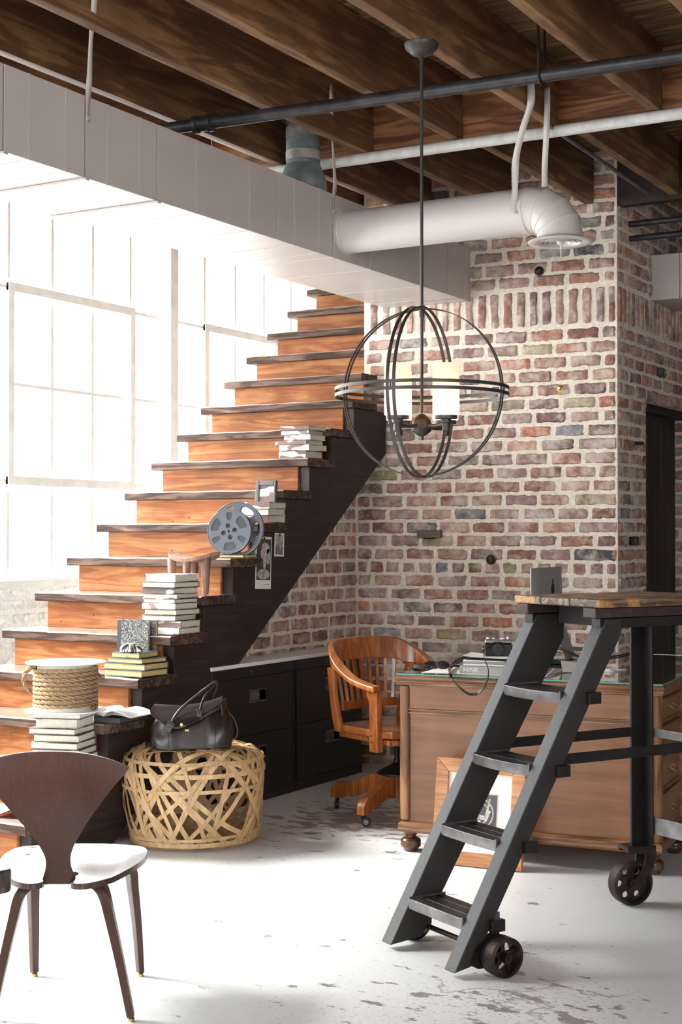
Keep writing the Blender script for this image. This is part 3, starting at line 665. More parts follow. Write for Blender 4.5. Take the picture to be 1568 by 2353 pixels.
for i,(a,c) in enumerate(((-.098,-.12),(-.083,.13),(.084,-.13),(.10,.12))):
    p=Rv*a+Fv*c; dn=p.normalized(); q=p*.98
    pa=smoothpath([dn*.03+Vector((0,0,hz-.002)),dn*.075+Vector((0,0,hz-.008)),q*.86+Vector((0,0,hz-.006)),q+Vector((0,0,hz+.0))],4)
    arm=MB().tube(pa,.0075,12).build('lamp_arm',M['bronze'],t,smooth=60)
    MB().lathe([(.011,-.034),(.015,-.03),(.015,-.004),(.02,.0),(.02,.012),(.043,.014),(.0435,.026),(.001,.026)],28,Matrix.Translation(p+Vector((0,0,hz)))).build('candle_cup',M['bronze'],arm,smooth=40)
    g=MB().lathe([(.045,hz+.027),(.0505,hz+.03),(.0505,hz+.222),(.0475,hz+.222),(.0475,hz+.032)],40,Matrix.Translation(p),cap=False).build('glass_shade',M['shade'],t,smooth=50)
    MB().lathe([(.012,hz+.026),(.013,hz+.05),(.02,hz+.065),(.023,hz+.082),(.015,hz+.10),(.001,hz+.106)],18,Matrix.Translation(p)).build('bulb',M['bulb'],g,smooth=60)
    l=light('POINT','bulb_light',tuple(ctr+p+Vector((0,0,hz+.085))),1.7,(1,.72,.50),.024)
# ------------------------------------------------------------------ filing cabinets
XC=-4.235; Y0c=at(487,X=XC).y; Y2c=at(833,X=XC).y; Y1c=at(676,X=XC).y; HC=.715
m,nt,b=nodes('smoked_label_holder'); b.inputs['Base Color'].default_value=(.10,.095,.09,1); b.inputs['Roughness'].default_value=.12; M['smoke']=m
def cabinet(ya,yb,lab):
    t=thing('filing_cabinet',lab,'cabinet',(XC,ya,0),group=None); W=yb-ya
    MB().box((-.205,.002,0),(-.004,W-.002,HC)).build('cabinet_body',M['cab'],t,bevel=.003)
    MB().box((-.004,.002,HC-.055),(.004,W-.002,HC)).build('top_rail',M['cab'],t,bevel=.002)
    MB().box((-.004,.002,.0),(.0,W-.002,.055)).build('plinth',M['cab'],t,bevel=.002)
    zz=[.06,.358,HC-.06]
    for z0,z1 in ((zz[0],zz[1]-.002),(zz[1]+.002,zz[2])):
        d=MB().box((-.003,.024,z0),(.006,W-.024,z1)).build('drawer',M['cab'],t,bevel=.002)
        yc=W*.52; zc=z1-.095
        h=MB(); 
        h.box((.004,yc-.075,zc+.026),(.016,yc+.075,zc+.034)); h.box((.004,yc-.075,zc-.034),(.016,yc+.075,zc-.026)); h.build('handle_rim',M['steel'],d,bevel=.002)
        MB().box((.004,yc-.072,zc-.026),(.0075,yc+.02,zc+.026)).build('label_holder',M['steel'],d)
        MB().box((.0078,yc-.066,zc-.02),(.0095,yc+.012,zc+.02)).build('label_window',M['smoke'],d)
        MB().box((.004,yc+.02,zc-.026),(.006,yc+.075,zc+.026)).build('finger_pull',M['chrome'],d)
    MB().cyl((.004,W*.45,HC-.028),(.008,W*.45,HC-.028),.008,16).build('lock',M['steel'],t)
    return t
cabinet(Y0c,Y1c,'black steel filing cabinet behind the basket, left one of the pair')
cabinet(Y1c+.003,Y2c,'black steel filing cabinet beside the swivel chair, right one of the pair')
o=MB().box((0,0,0),(.222,Y2c-Y0c+.02,.02)).build('countertop',M['cabtop'],bevel=.004); o.location=(XC-.208,Y0c-.012,HC+.0005); tag(o,'bright white worktop lying across both black filing cabinets','worktop')
# ------------------------------------------------------------------ desk
DR=math.radians(6.); DL=Vector((-3.053,5.69,0)); DWd,DLn=1.19,1.50
desk=thing('wooden_desk','large old walnut desk with bun feet and a glass top','desk',DL,DR)
Dm=Matrix.Translation(DL)@Matrix.Rotation(DR,4,'Z')
def dtop(px,py,z=.787): return at(px,py,Z=z)
def moulded(x0,y0,x1,y1,prof,name,mat):
    "rectangular ring of moulding; prof list of (outset,z)"
    rs=[]
    for o_,z in prof: rs.append([Vector((x0-o_,y0-o_,z)),Vector((x1+o_,y0-o_,z)),Vector((x1+o_,y1+o_,z)),Vector((x0-o_,y1+o_,z))])
    return MB().rings(rs).build(name,mat,desk,bevel=.003)
moulded(.0,.0,DWd,DLn,[(-.014,.735),(-.006,.737),(-.004,.746),(0,.748),(.002,.754),(-.002,.757),(-.002,.760),(.002,.763),(.004,.772),(.0,.778),(-.006,.780)],'desktop',M['deskx'])
m,nt,b=nodes('desk_glass'); b.inputs['Base Color'].default_value=(.80,.93,.88,1); b.inputs['Roughness'].default_value=.02; b.inputs['Transmission Weight'].default_value=1; b.inputs['IOR'].default_value=1.5; M['dglass']=m
m,nt,b=nodes('glass_edge'); b.inputs['Base Color'].default_value=(.12,.42,.36,1); b.inputs['Roughness'].default_value=.15; M['gedge']=m
MB().box((.008,.008,.7805),(DWd-.008,DLn-.008,.7865)).build('glass_top',M['dglass'],desk)
b=MB()
for a,c in (((.0075,.0075,.7808),(DWd-.0075,.0085,.7862)),((.0075,.0085,.7808),(.0085,DLn-.008,.7862)),((DWd-.0085,.0085,.7808),(DWd-.0075,DLn-.008,.7862))): b.box(a,c)
b.build('glass_edge',M['gedge'],desk)
# end panel facing the camera
MB().box((.05,.035,.135),(DWd-.05,.05,.735)).build('end_panel',M['desk'],desk)
MB().box((.05,.030,.632),(DWd-.05,.036,.735)).build('frieze_panel',M['desk'],desk,bevel=.001)
for z in (.610,.624): MB().box((.05,.026,z),(DWd-.05,.037,z+.007)).build('bead_rail',M['deskx'],desk,bevel=.002)
MB().box((.016,.02,.135),(.062,.064,.735)).build('corner_post',M['desk2'],desk,bevel=.010,seg=1)
for x,y in ((DWd-.05,.052),(.045,DLn-.05),(DWd-.05,DLn-.05)):
    MB().lathe([(.034,.135),(.034,.735)],28).build('corner_post',M['desk2'],desk,smooth=50,loc=(x,y,0))
for y0,y1 in ((.05,.50),(DLn-.50,DLn-.05)): # pedestals
    MB().box((.03,y0,.135),(DWd-.045,y1,.735)).build('pedestal',M['desk'],desk)
MB().box((.04,.5,.62),(DWd-.05,DLn-.5,.735)).build('kneehole_rail',M['desk'],desk)
for y0,y1 in ((.0,.54),(DLn-.54,DLn)):
    rs=[]
    for o_,z in [(-.012,.085),(-.004,.088),(.004,.10),(.0,.106),(.002,.112),(.002,.124),(-.004,.13),(-.012,.136)]:
        rs.append([Vector((.014-o_,y0+.014-o_,z)),Vector((DWd-.014+o_,y0+.014-o_,z)),Vector((DWd-.014+o_,y1+o_,z)),Vector((.014-o_,y1+o_,z))])
    MB().rings(rs).build('base_moulding',M['deskx'],desk,bevel=.002)
M['foot']=wood('foot_wood',(.035,.013,.007),(.075,.028,.013),(.13,.055,.024),'Z',1.2,.25,.5,bmp=.05,coat=.4)
for x,y in ((.055,.06),(DWd-.06,.06),(.055,DLn-.06),(DWd-.06,DLn-.06),(.055,.49),(DWd-.06,.49)):
    MB().lathe([(.026,0),(.031,.003),(.032,.010),(.036,.014),(.045,.022),(.0465,.030),(.044,.036),(.046,.040),(.044,.050),(.034,.058),(.024,.062),(.023,.070),(.030,.073),(.033,.079),(.034,.086)],30).build('bun_foot',M['foot'],desk,smooth=50,loc=(x,y,0))
# drawers on the right flank of the near pedestal
zz=[(.155,.32),(.335,.475),(.49,.60),(.615,.715)]
for y0,y1 in ((.085,.49),(DLn-.49,DLn-.085)):
    for z0,z1 in zz:
        rs=[]; xo=DWd-.045
        d=MB().box((xo,y0,z0),(xo+.012,y1,z1)).build('drawer',M['desk'],desk,bevel=.004)
        e=MB()
        for a,c in (((xo+.01,y0,z0),(xo+.019,y1,z0+.012)),((xo+.01,y0,z1-.012),(xo+.019,y1,z1)),((xo+.01,y0,z0),(xo+.019,y0+.012,z1)),((xo+.01,y1-.012,z0),(xo+.019,y1,z1))): e.box(a,c)
        e.build('drawer_bead',M['deskx'],d,bevel=.003)
        yc=(y0+y1)/2; zc=(z0+z1)/2+.01
        MB().tube(smoothpath([(xo+.012,yc-.04,zc),(xo+.032,yc-.038,zc-.012),(xo+.035,yc,zc-.024),(xo+.032,yc+.038,zc-.012),(xo+.012,yc+.04,zc)],4),.0035,8).build('drawer_handle',M['brass'],d,smooth=60)
# ------------------------------------------------------------------ picture leaning on the desk
fp=at(1098,1992,Z=0); t=thing('framed_photograph','wood framed black and white print leaning on the desk end','picture',(fp.x-.012,fp.y+.02,0),rot=(math.radians(-9),0,DR-.02))
FW,FH=.40,.445; fw_=.058
e=MB()
for pts in ([(-FW/2,0),(FW/2,0),(FW/2-fw_,fw_),(-FW/2+fw_,fw_)],[(-FW/2,FH),(-FW/2+fw_,FH-fw_),(FW/2-fw_,FH-fw_),(FW/2,FH)],[(-FW/2,0),(-FW/2+fw_,fw_),(-FW/2+fw_,FH-fw_),(-FW/2,FH)],[(FW/2,0),(FW/2,FH),(FW/2-fw_,FH-fw_),(FW/2-fw_,fw_)]):
    MB().prism(pts,0,.026,Matrix(((1,0,0,0),(0,0,-1,0),(0,1,0,0),(0,0,0,1)))).build('frame_rail',M['frame'],t,bevel=.003)
    if len(t.children)==4: break
MB().box((-FW/2+.05,-.016,.05),(FW/2-.05,-.012,FH-.05)).build('mat_board',M['mat'],t)
MB().box((-.084,-.0168,.139),(.084,-.0162,.307)).build('print_line',plain('mat_line',(.55,.5,.42),.8),t)
M['photo']=plain('dark_photo_paper',(.028,.027,.027),.3)
M['skin']=plain('photo_light_tone',(.42,.38,.34),.4,0,0,100,var=.35,vscale=40)
MB().box((-.078,-.0176,.145),(.078,-.017,.301)).build('print',M['photo'],t)
b=MB(); ring=lambda r,w,cx,cz:[[Vector((cx+math.cos(a)*rr,-.0179,cz+math.sin(a)*rr*1.0)) for rr in (r,r+w)]+[Vector((cx+math.cos(a)*rr,-.0177,cz+math.sin(a)*rr)) for rr in (r+w,r)] for a in [2*math.pi*i/48 for i in range(48)]]
b.rings(ring(.060,.006,0,.222),closed=True); b.rings(ring(.042,.004,0,.222),closed=True)
for p0,p1,r in (((-.03,.19),(-.044,.29),.006),((.03,.19),(.046,.285),.006),((-.03,.205),(.03,.205),.014),((0,.2),(0,.27),.005),((-.03,.205),(-.052,.23),.008),((.03,.205),(.05,.235),.008),((0,.155),(0,.20),.014)):
    P0=Vector((p0[0],0,p0[1]));P1=Vector((p1[0],0,p1[1])); d=(P1-P0).normalized(); s=Vector((d.z,0,-d.x))*r; y1,y2=Vector((0,-.0183,0)),Vector((0,-.0178,0))
    b.rings([[P0*1+s+y1,P0-s+y1,P0-s+y2,P0+s+y2],[P1+s*.6+y1,P1-s*.6+y1,P1-s*.6+y2,P1+s*.6+y2]])
b.build('printed_figure',M['skin'],t)
m,nt,bb=nodes('picture_glass'); bb.inputs['Base Color'].default_value=(1,1,1,1); bb.inputs['Roughness'].default_value=.02; bb.inputs['Transmission Weight'].default_value=1; bb.inputs['IOR'].default_value=1.1; M['pglass']=m
# ------------------------------------------------------------------ rolling platform ladder
LA=math.radians(61.2); t=thing('rolling_ladder','black iron rolling ladder with four steps and a timber platform','ladder',(-2.126,4.390,0),LA)
lad=t
v0=Vector((-.155,0,.02)); v1=Vector((.475,0,1.115)); sd=(v1-v0).normalized(); nb=Vector((sd.z,0,-sd.x))   # nb points back under the ladder
def SP_(s): return v0+sd*s
SLn=(v1-v0).length
Mx=Matrix(((1,0,0,0),(0,0,1,0),(0,1,0,0),(0,0,0,1)))
for sg in (1,-1):      # +y is the ladder's left, seen behind; both are solid flat section
    y0,y1=(.155,.215) if sg>0 else (-.215,-.155)
    dpt=.105 if sg>0 else .058
    h_=dpt/nb.x if False else dpt*1.15
    pts=[(v0.x,v0.z),(v1.x,v1.z),(v1.x+h_,v1.z),(v1.x+h_,v1.z-.05-(.04 if sg>0 else 0)),(v0.x+h_+.07,v0.z+.12+.0),(v0.x+h_,v0.z+.012)]
    if sg<0: pts[3]=(v1.x+h_,v1.z-.05); pts[4]=((v0+sd*.10+nb*dpt).x,(v0+sd*.10+nb*dpt).z)
    else: pts[4]=((v0+sd*.16+nb*dpt).x,(v0+sd*.16+nb*dpt).z); pts[5]=(v0.x+.13,v0.z+.012)
    MB().prism(pts,y0,y1,Mx).build('stringer',M['ironpaint'],t,bevel=.004,seg=2)
def wheel(name,r,wd,holes,loc,parent,spoke=True,n=36):
    w=thing  # parts only
    m=MB(); m.rings([[Vector((rr*math.cos(a),y,rr*math.sin(a))) for rr,y in ((r-.012,-wd/2),(r,-wd/2+.003),(r+.001,0),(r,wd/2-.003),(r-.012,wd/2),(r-.012,0.0))] for a in [2*math.pi*i/n for i in range(n)]],closed=True)
    o=m.build(name,M['rust'],parent,smooth=40,loc=loc)
    b=MB(); b.cyl((0,-wd/2-.004,0),(0,wd/2+.004,0),r*.24,20); b.cyl((0,-wd/2-.012,0),(0,wd/2+.012,0),r*.11,6); b.build('hub',M['rust'],o,smooth=30)
    if spoke:
        for i in range(5):
            a=2*math.pi*i/5+.3; d=Vector((math.cos(a),0,math.sin(a))); s=Vector((-d.z,0,d.x)); rs=[]
            for q,wv in ((r*.15,.011),(r*.5,.006),(r-.008,.013)):
                rs.append([d*q+s*wv+Vector((0,-.006,0)),d*q-s*wv+Vector((0,-.006,0)),d*q-s*wv+Vector((0,.006,0)),d*q+s*wv+Vector((0,.006,0))])
            MB().rings(rs).build('spoke',M['rust'],o,bevel=.002,seg=1)
    else:   # solid web with six round holes
        segs=72; rr=[r*.2,r*.40,r*.50,r*.60,r*.70,r*.80,r-.01]; m=MB()
        import bmesh
        V=[];Fc=[]; hr=r*.15; hc=r*.60
        def inh(x,z): 
            return any((x-hc*math.cos(2*math.pi*k/6))**2+(z-hc*math.sin(2*math.pi*k/6))**2<hr*hr for k in range(6))
        NR=44; NA=288; idx={}
        for i in range(NA):
            for j in range(NR+1):
                R_=r*.2+(r-.01-r*.2)*j/NR; a=2*math.pi*i/NA; V.append((R_*math.cos(a),R_*math.sin(a)))
        for i in range(NA):
            for j in range(NR):
                q=[i*(NR+1)+j,((i+1)%NA)*(NR+1)+j,((i+1)%NA)*(NR+1)+j+1,i*(NR+1)+j+1]
                cx=sum(V[k][0] for k in q)/4; cz=sum(V[k][1] for k in q)/4
                if not inh(cx,cz): Fc.append(tuple(q))
        ob=MB().add([(x,0,z) for x,z in V],Fc).build('web_disc',M['rust'],o)
        so=ob.modifiers.new('s','SOLIDIFY'); so.thickness=.010; so.offset=0
    return o
wheel('wheel',.0635,.062,5,(.0,-.256,.0635),t); wheel('wheel',.062,.05,5,(-.002,.246,.062),t)
# axle plates behind the stringer feet
Mx=Matrix(((1,0,0,0),(0,0,1,0),(0,1,0,0),(0,0,0,1)))
for y in (.203,-.215):
    MB().prism([(-.06,.02),(.0,.02),(.03,.045),(.03,.08),(.02,.14),(-.03,.12),(-.08,.09),(-.10,.04)],y,y+.012,Mx).build('axle_plate',M['iron'],t,bevel=.002,seg=1)
MB().cyl((.0,-.275,.0625),(.0,.27,.0625),.009,14).build('axle',M['iron'],t,smooth=60)
# steps
for i,z in enumerate((.167,.402,.636,.868)):
    fx=v0.x+(z-v0.z)*(v1.x-v0.x)/(v1.z-v0.z)-.012
    st=MB(); bow=[.0,.006,.018,.02][i]
    for k in range(3):
        a=.004+k*.049; rs=[]
        for j in range(9):
            u=j/8; y=-.150+.300*u; c=-bow*math.sin(math.pi*u)*(1 if k==0 else .3)
            rs.append([Vector((fx+a+c,y,z-.006)),Vector((fx+a+c,y,z)),Vector((fx+a+.040,y,z)),Vector((fx+a+.040,y,z-.006))])
        st.rings(rs)
    s=st.build('step_slat',M['steel'] if False else M['ironpaint'],t,bevel=.002,seg=1); s.name='step'
    rs=[]
    for j in range(9):
        u=j/8; y=-.152+.304*u; c=-bow*math.sin(math.pi*u)
        rs.append([Vector((fx+c-.001,y,z-.034)),Vector((fx+c-.001,y,z+.001)),Vector((fx+c+.007,y,z+.001)),Vector((fx+c+.007,y,z-.034))])
    MB().rings(rs).build('step_nosing',M['steel'],s,bevel=.002,seg=1)
    for y in (-.156,.150): MB().box((fx+.0,y,z-.03),(fx+.150,y+.006,z+.006)).build('step_bracket',M['steel'],s,bevel=.001)
    MB().box((fx+.060,-.236,z-.034),(fx+.112,-.214,z+.004)).build('step_end',M['iron'],s,bevel=.002)
# platform
PLx0,PLx1=.425,1.06
for y0,y1 in ((.15,.215),(-.215,-.15)):
    MB().box((PLx0,y0,1.118),(PLx1,y1,1.152)).build('platform_bearer',M['stringer'],t,bevel=.004)
    MB().box((PLx0+.03,y0+.01,1.082),(PLx1,y1-.01,1.116)).build('platform_rail',M['iron'],t,bevel=.002)
MB().box((PLx0+.14,-.15,1.080),(PLx0+.16,.15,1.150)).build('cross_rail',M['gap'],t,bevel=.002)  # near-black colour stands in for the shade under the planks
for k in range(3):
    ya=-.232+k*.155; rng=random.Random(k+5); rs=[]
    for i in range(24):
        x=PLx0-.0+(PLx1+.02-PLx0)*i/23; e=.003*noise.noise(Vector((x*11,k*3.,0))); zt=1.181+.002*noise.noise(Vector((x*8,k*7.,2)))
        rs.append([Vector((x,ya+e,1.1525)),Vector((x,ya+.153+e,1.1525)),Vector((x,ya+.153+e,zt)),Vector((x,ya+e,zt))])
    MB().rings(rs).build('platform_plank',M['plank'],t,bevel=.007,seg=3)
# rear posts (angle iron), side bars, lower beam, casters
for y,sg in ((.20,1),(-.20,-1)):
    p=MB(); 
    p.box((.955,y-.005*sg if sg<0 else y-.005,.215),(1.02,y+.005 if sg<0 else y+.005,1.116)); p.build('post',M['iron'],t,bevel=.001)
    MB().box((1.012,y-.055 if sg>0 else y,.215),(1.02,y if sg>0 else y+.055,1.116)).build('post_flange',M['iron'],t,bevel=.001)
    a=SP_(.72); MB().box((v0.x+(.65-v0.z)*.575+.02,y-.004,.636),(1.01,y+.004,.672)).build('side_bar',M['iron'],t,bevel=.002)
    MB().cyl((1.02-.03,y-.02*sg-.004,.31),(1.02-.03,y+.02*sg,.31),.008,8).build('bolt',M['iron'],t)
MB().box((1.021,-.22,.636),(1.029,.22,.668)).build('cross_bar',M['steel'],t,bevel=.002)
MB().prism([(-.235,.225),(-.20,.215),(-.165,.225),(-.155,.27),(.155,.27),(.165,.225),(.20,.215),(.235,.225),(.235,.335),(-.235,.335)],1.021,1.031,Matrix(((0,0,1,0),(1,0,0,0),(0,1,0,0),(0,0,0,1)))).build('lower_beam',M['steel'],t,bevel=.002)
for y in (.205,-.205):
    for z in (.31,.24):
        for dy in (-.025,.025): MB().cyl((1.013,y+dy,z),(1.021,y+dy,z),.008,8).build('bolt',M['iron'],t)
def caster(x,y,rz):
    w_=wheel('caster_wheel',.082,.056,6,(x,y,.082),t,spoke=False); w_.rotation_euler=(0,0,rz)
    for s in (-1,1):
        q=[(-.02,-.012),(.012,-.02),(.075,.05),(.092,.11),(.085,.14),(-.03,.14),(-.03,.118),(.045,.112),(.04,.07)]
        MB().prism(q,s*.034-.005,s*.034+.005,Mx).build('fork',M['rust'],w_,bevel=.002,seg=1)
    MB().box((-.035,-.042,.128),(.088,.042,.142)).build('fork_plate',M['rust'],w_,bevel=.003)
    MB().cyl((0,-.046,0),(0,.046,0),.009,12).build('axle',M['iron'],w_)
caster(.965,.215,math.radians(-12)); caster(.96,-.215,math.radians(-25))
# ------------------------------------------------------------------ swivel chair
sc=cam2w(.28,7.31); t=thing('swivel_chair','honey brown oak swivel armchair with slatted back at the desk','chair',sc,math.radians(-20))
# seat: saddle board with a lower frame
def seatfn(u,v):
    x=-.235+.47*u; hw=.215+.045*u-.02*max(0,u-.85)/.15; y=(-1+2*v)*hw
    e=abs(2*v-1); z=.452-.016*math.exp(-((u-.35)/.28)**2)*(1-e**4)+(.008*(1-e*2.)**2*(u>.6)*(u-.6) if u>.6 else 0)
    return Vector((x+.02*(1-e*e)*(u>.5)*(u-.5),y,z))
MB().shell(seatfn,22,24,.036,lambda u,v:Vector((0,0,-1))).build('seat',M['chairw'],t,bevel=.007)
MB().prism([(-.215,-.20),(.215,-.245),(.235,-.20),(.235,.20),(.215,.245),(-.215,.20)],.385,.413).build('seat_frame',M['chairw'],t,bevel=.006)
# crest and arms in one bent line
line=[(.185,-.292,.672),(.12,-.298,.682),(.02,-.302,.705),(-.08,-.298,.755),(-.17,-.28,.815),(-.245,-.22,.862),(-.285,-.11,.872),(-.295,0,.874),(-.285,.11,.872),(-.245,.22,.862),(-.17,.28,.815),(-.08,.298,.755),(.02,.302,.705),(.12,.298,.682),(.185,.292,.672)]
P=smoothpath(line,6); rs=[]; n=len(P)
for i,p in enumerate(P):
    f=i/(n-1); k=min(1,max(0,(.5-abs(f-.5)-.20)/.14)); k=k*k*(3-2*k)     # 0 arm, 1 crest
    tt=(P[min(i+1,n-1)]-P[max(i-1,0)]).normalized(); out=Vector((p.x+.02,p.y,0)).normalized() if k>0 or True else None
    hrz=tt.cross(Vector((0,0,1))).normalized(); 
    if hrz.dot(Vector((p.x*.6-.05,p.y,0)))<0: hrz=-hrz
    wv=.030*(1-k)+.014*k; hh=.030*(1-k)+.115*k
    tl=.22*k
    up=(Vector((0,0,1))+hrz*tl).normalized()
    a=p+hrz*wv; b_=p-hrz*wv
    rs.append([a,b_,b_-up*hh*.5+hrz*.002,b_-up*hh+hrz*.004,a-up*hh-hrz*.002,a-up*hh*.5])
MB().rings(rs).build('arm_crest_rail',M['chairw'],t,bevel=.008,seg=3)
for s in (-1,1):
    rs=[]
    for z,x,w1,d1 in ((.35,.135,.020,.030),(.41,.14,.020,.032),(.50,.15,.018,.028),(.60,.16,.020,.032),(.645,.155,.022,.042)):
        y=s*.268; y=s*(.256+.03*(z-.35)/.3); rs.append([Vector((x-d1,y-w1,z)),Vector((x+d1,y-w1,z)),Vector((x+d1,y+w1,z)),Vector((x-d1,y+w1,z))])
    MB().rings(rs).build('arm_post',M['chairw'],t,bevel=.006)
    b=MB().cyl((.13,s*.27,.40),(.13,s*.282,.40),.006,10).build('bolt_head',M['steel'],t); b=MB().cyl((.13,s*.27,.43),(.13,s*.284,.43),.006,10).build('bolt_head',M['steel'],t)
    rs=[]
    for z,x,d1 in ((.41,-.20,.028),(.50,-.21,.024),(.62,-.205,.02),(.735,-.185,.03)):
        y=s*(.205+.06*(z-.41)/.325); rs.append([Vector((x-d1,y-.014,z)),Vector((x+d1,y-.014,z)),Vector((x+d1,y+.014,z)),Vector((x-d1,y+.014,z))])
    MB().rings(rs).build('back_stile',M['chairw'],t,bevel=.005)
pts=smoothpath([(-.205,-.19,.535),(-.235,-.1,.535),(-.245,0,.535),(-.235,.1,.535),(-.205,.19,.535)],5)
MB().sect(pts,[(-.010,-.022),(.010,-.022),(.010,.022),(-.010,.022)]).build('lower_back_rail',M['chairw'],t,bevel=.004)
for i in range(9):
    y=-.168+.042*i; yt=y*1.18; xb=-.244+.9*y*y; xt=-.283+1.1*yt*yt
    MB().box((-.008,-.0075,0),(.008,.0075,1.0)).build('back_slat',M['chairw'],t).matrix_local=Matrix.Translation((xb,y,.548))@(Vector((xt-xb,yt-y,.232)).to_track_quat('Z','Y').to_matrix().to_4x4())@Matrix.Diagonal((1,1,.235,1))
MB().lathe([(.11,.365),(.115,.378),(.05,.384)],24).build('seat_plate',M['iron'],t,smooth=40)
MB().lathe([(.013,.20),(.013,.36)],16).build('screw_column',M['iron'],t,smooth=60)
MB().lathe([(.10,.205),(.10,.213),(.06,.235),(.03,.25),(.018,.262),(.018,.28)],28).build('base_hub',M['iron'],t,smooth=40)
MB().lathe([(.055,.09),(.055,.20)],8).build('hub_block',M['chairw'],t,bevel=.004)
ca=[at(855,1890,Z=0),at(780,1850,Z=0)]
for i in range(4):
    a=math.atan2(ca[0].y-sc.y,ca[0].x-sc.x)-math.radians(-20)-i*math.pi/2
    Mr=Matrix.Rotation(a,4,'Z')
    prof=[(.04,.215,.095),(.12,.205,.085),(.20,.175,.105),(.27,.145,.085),(.33,.115,.062),(.355,.085,.055)]
    pl=smoothpath([(x,0,(zt+zb)/2) for x,zt,zb in [(.04,.205,.10),(.12,.20,.108),(.20,.175,.09),(.27,.15,.07),(.33,.125,.056),(.362,.105,.05)]],3)
    up=smoothpath([(.04,0,.205),(.12,0,.198),(.20,0,.168),(.27,0,.142),(.335,0,.135),(.372,0,.10),(.375,0,.058)],4); lo=smoothpath([(.04,0,.095),(.12,0,.103),(.19,0,.09),(.24,0,.07),(.285,0,.072),(.305,0,.062),(.315,0,.056)],4)
    rs=[[Mr@(u+Vector((0,-.021,0))),Mr@(u+Vector((0,.021,0))),Mr@(l+Vector((0,.021,0))),Mr@(l+Vector((0,-.021,0)))] for u,l in zip(up,lo)]
    lg=MB().rings(rs).build('leg',M['chairw'],t,bevel=.006,seg=2)
    c=Mr@Vector((.345,0,.0)); 
    cs=MB().cyl(c+Vector((0,0,.036)),c+Vector((0,0,.062)),.011,12).build('caster_stem',M['iron'],lg)
    d=Vector((math.cos(a+1.9),math.sin(a+1.9),0)); s2=Vector((-d.y,d.x,0)); cc=c+d*.014+Vector((0,0,.022))
    MB().cyl(cc-s2*.009,cc+s2*.009,.022,20).build('caster_wheel',M['rubber'],lg,bevel=.003)
    for s in (-1,1): MB().cyl(cc+s2*s*.012,cc+s2*s*.014,.012,14).build('caster_fork',M['steel'],lg)
# ------------------------------------------------------------------ moulded plywood chair in front
cc=cam2w(-.805,4.43); t=thing('plywood_chair','dark walnut moulded plywood chair with a fan shaped back','chair',cc,YA)
ol=[(0,.165),(.10,.162),(.165,.135),(.205,.075),(.216,-.02),(.20,-.12),(.16,-.215),(.115,-.285),(.075,-.315),(.047,-.305),(.038,-.28),(.040,-.24),(.044,-.19),(.03,-.165),(0,-.16)]
hp=smoothpath([(x,y,0) for x,y in ol],5); hp=[p for p in hp]; full=[(p.x,p.y) for p in hp]+[(-p.x,p.y) for p in hp[-2:0:-1]]
def seatz(x,y): return .418-.008*math.exp(-((abs(x)-.09)/.07)**2-((y+.03)/.13)**2)+.012*max(0,(abs(x)-.15)/.06)+.010*max(0,(y-.05)/.1)
m=MB(); K=7; cx_,cy_=.0,-.02; n=len(full); vt=[]
import bmesh
def fill(outline,zf,th,step=.016):
    "triangulated sheet with thickness from an outline"
    bm=bmesh.new(); vs=[bm.verts.new((x,y,0)) for x,y in outline]; f=bm.faces.new(vs)
    res=bmesh.ops.triangulate(bm,faces=[f])
    for _ in range(4):
        es=[e for e in bm.edges if e.calc_length()>step*1.8]
        if not es: break
        bmesh.ops.subdivide_edges(bm,edges=es,cuts=1); bmesh.ops.triangulate(bm,faces=bm.faces[:])
    bm.verts.ensure_lookup_table(); V=[v.co.copy() for v in bm.verts]; Fs=[tuple(v.index for v in f.verts) for f in bm.faces]
    bd=[(e.verts[0].index,e.verts[1].index) for e in bm.edges if len(e.link_faces)==1]; bm.free()
    nV=len(V); mb=MB(); mb.add([Vector((v.x,v.y,zf(v.x,v.y))) for v in V]+[Vector((v.x,v.y,zf(v.x,v.y)-th)) for v in V],Fs+[tuple(i+nV for i in f[::-1]) for f in Fs]+[(a,b,b+nV,a+nV) for a,b in bd]); return mb
M['wx']=wood('walnut_seat',(.03,.012,.009),(.06,.025,.018),(.105,.05,.034),'X',1.,.22,.6,bmp=.05,coat=.5)
fill(full,seatz,.017).build('seat',M['wx'],t,smooth=35)
prof=smoothpath([(.055,0,.40),(.042,0,.43),(.034,0,.462),(.040,0,.50),(.068,0,.555),(.115,0,.625),(.165,0,.69),(.205,0,.735),(.214,0,.752)],6)
hw_=[(p.z,p.x) for p in prof]
def hwz(z):
    for (z0,w0),(z1,w1) in zip(hw_,hw_[1:]):
        if z0<=z<=z1: return w0+(w1-w0)*(z-z0)/(z1-z0)
    return hw_[-1][1]
ZT=.800
def backfn(u,v):
    s=2*u-1; zc=.402+(ZT-.402)*v; zs=.402+(.752-.402)*v
    z=zc+(zs-zc)*abs(s)**2.4*(1 if v>.3 else v/.3)
    w_=hwz(min(z if abs(s)>.99 else zs,.752)); x=s*w_
    y=-.285-.10*v+.015*math.sin(v*6)-.03*(1-v)**3*-1+ (.62*x*x if v>.2 else .62*x*x*v/.2)
    return Vector((x,y,z))
MB().shell(backfn,29,40,.011,lambda u,v:Vector((0,1,0))).build('backrest',M['walnut'],t,smooth=40)
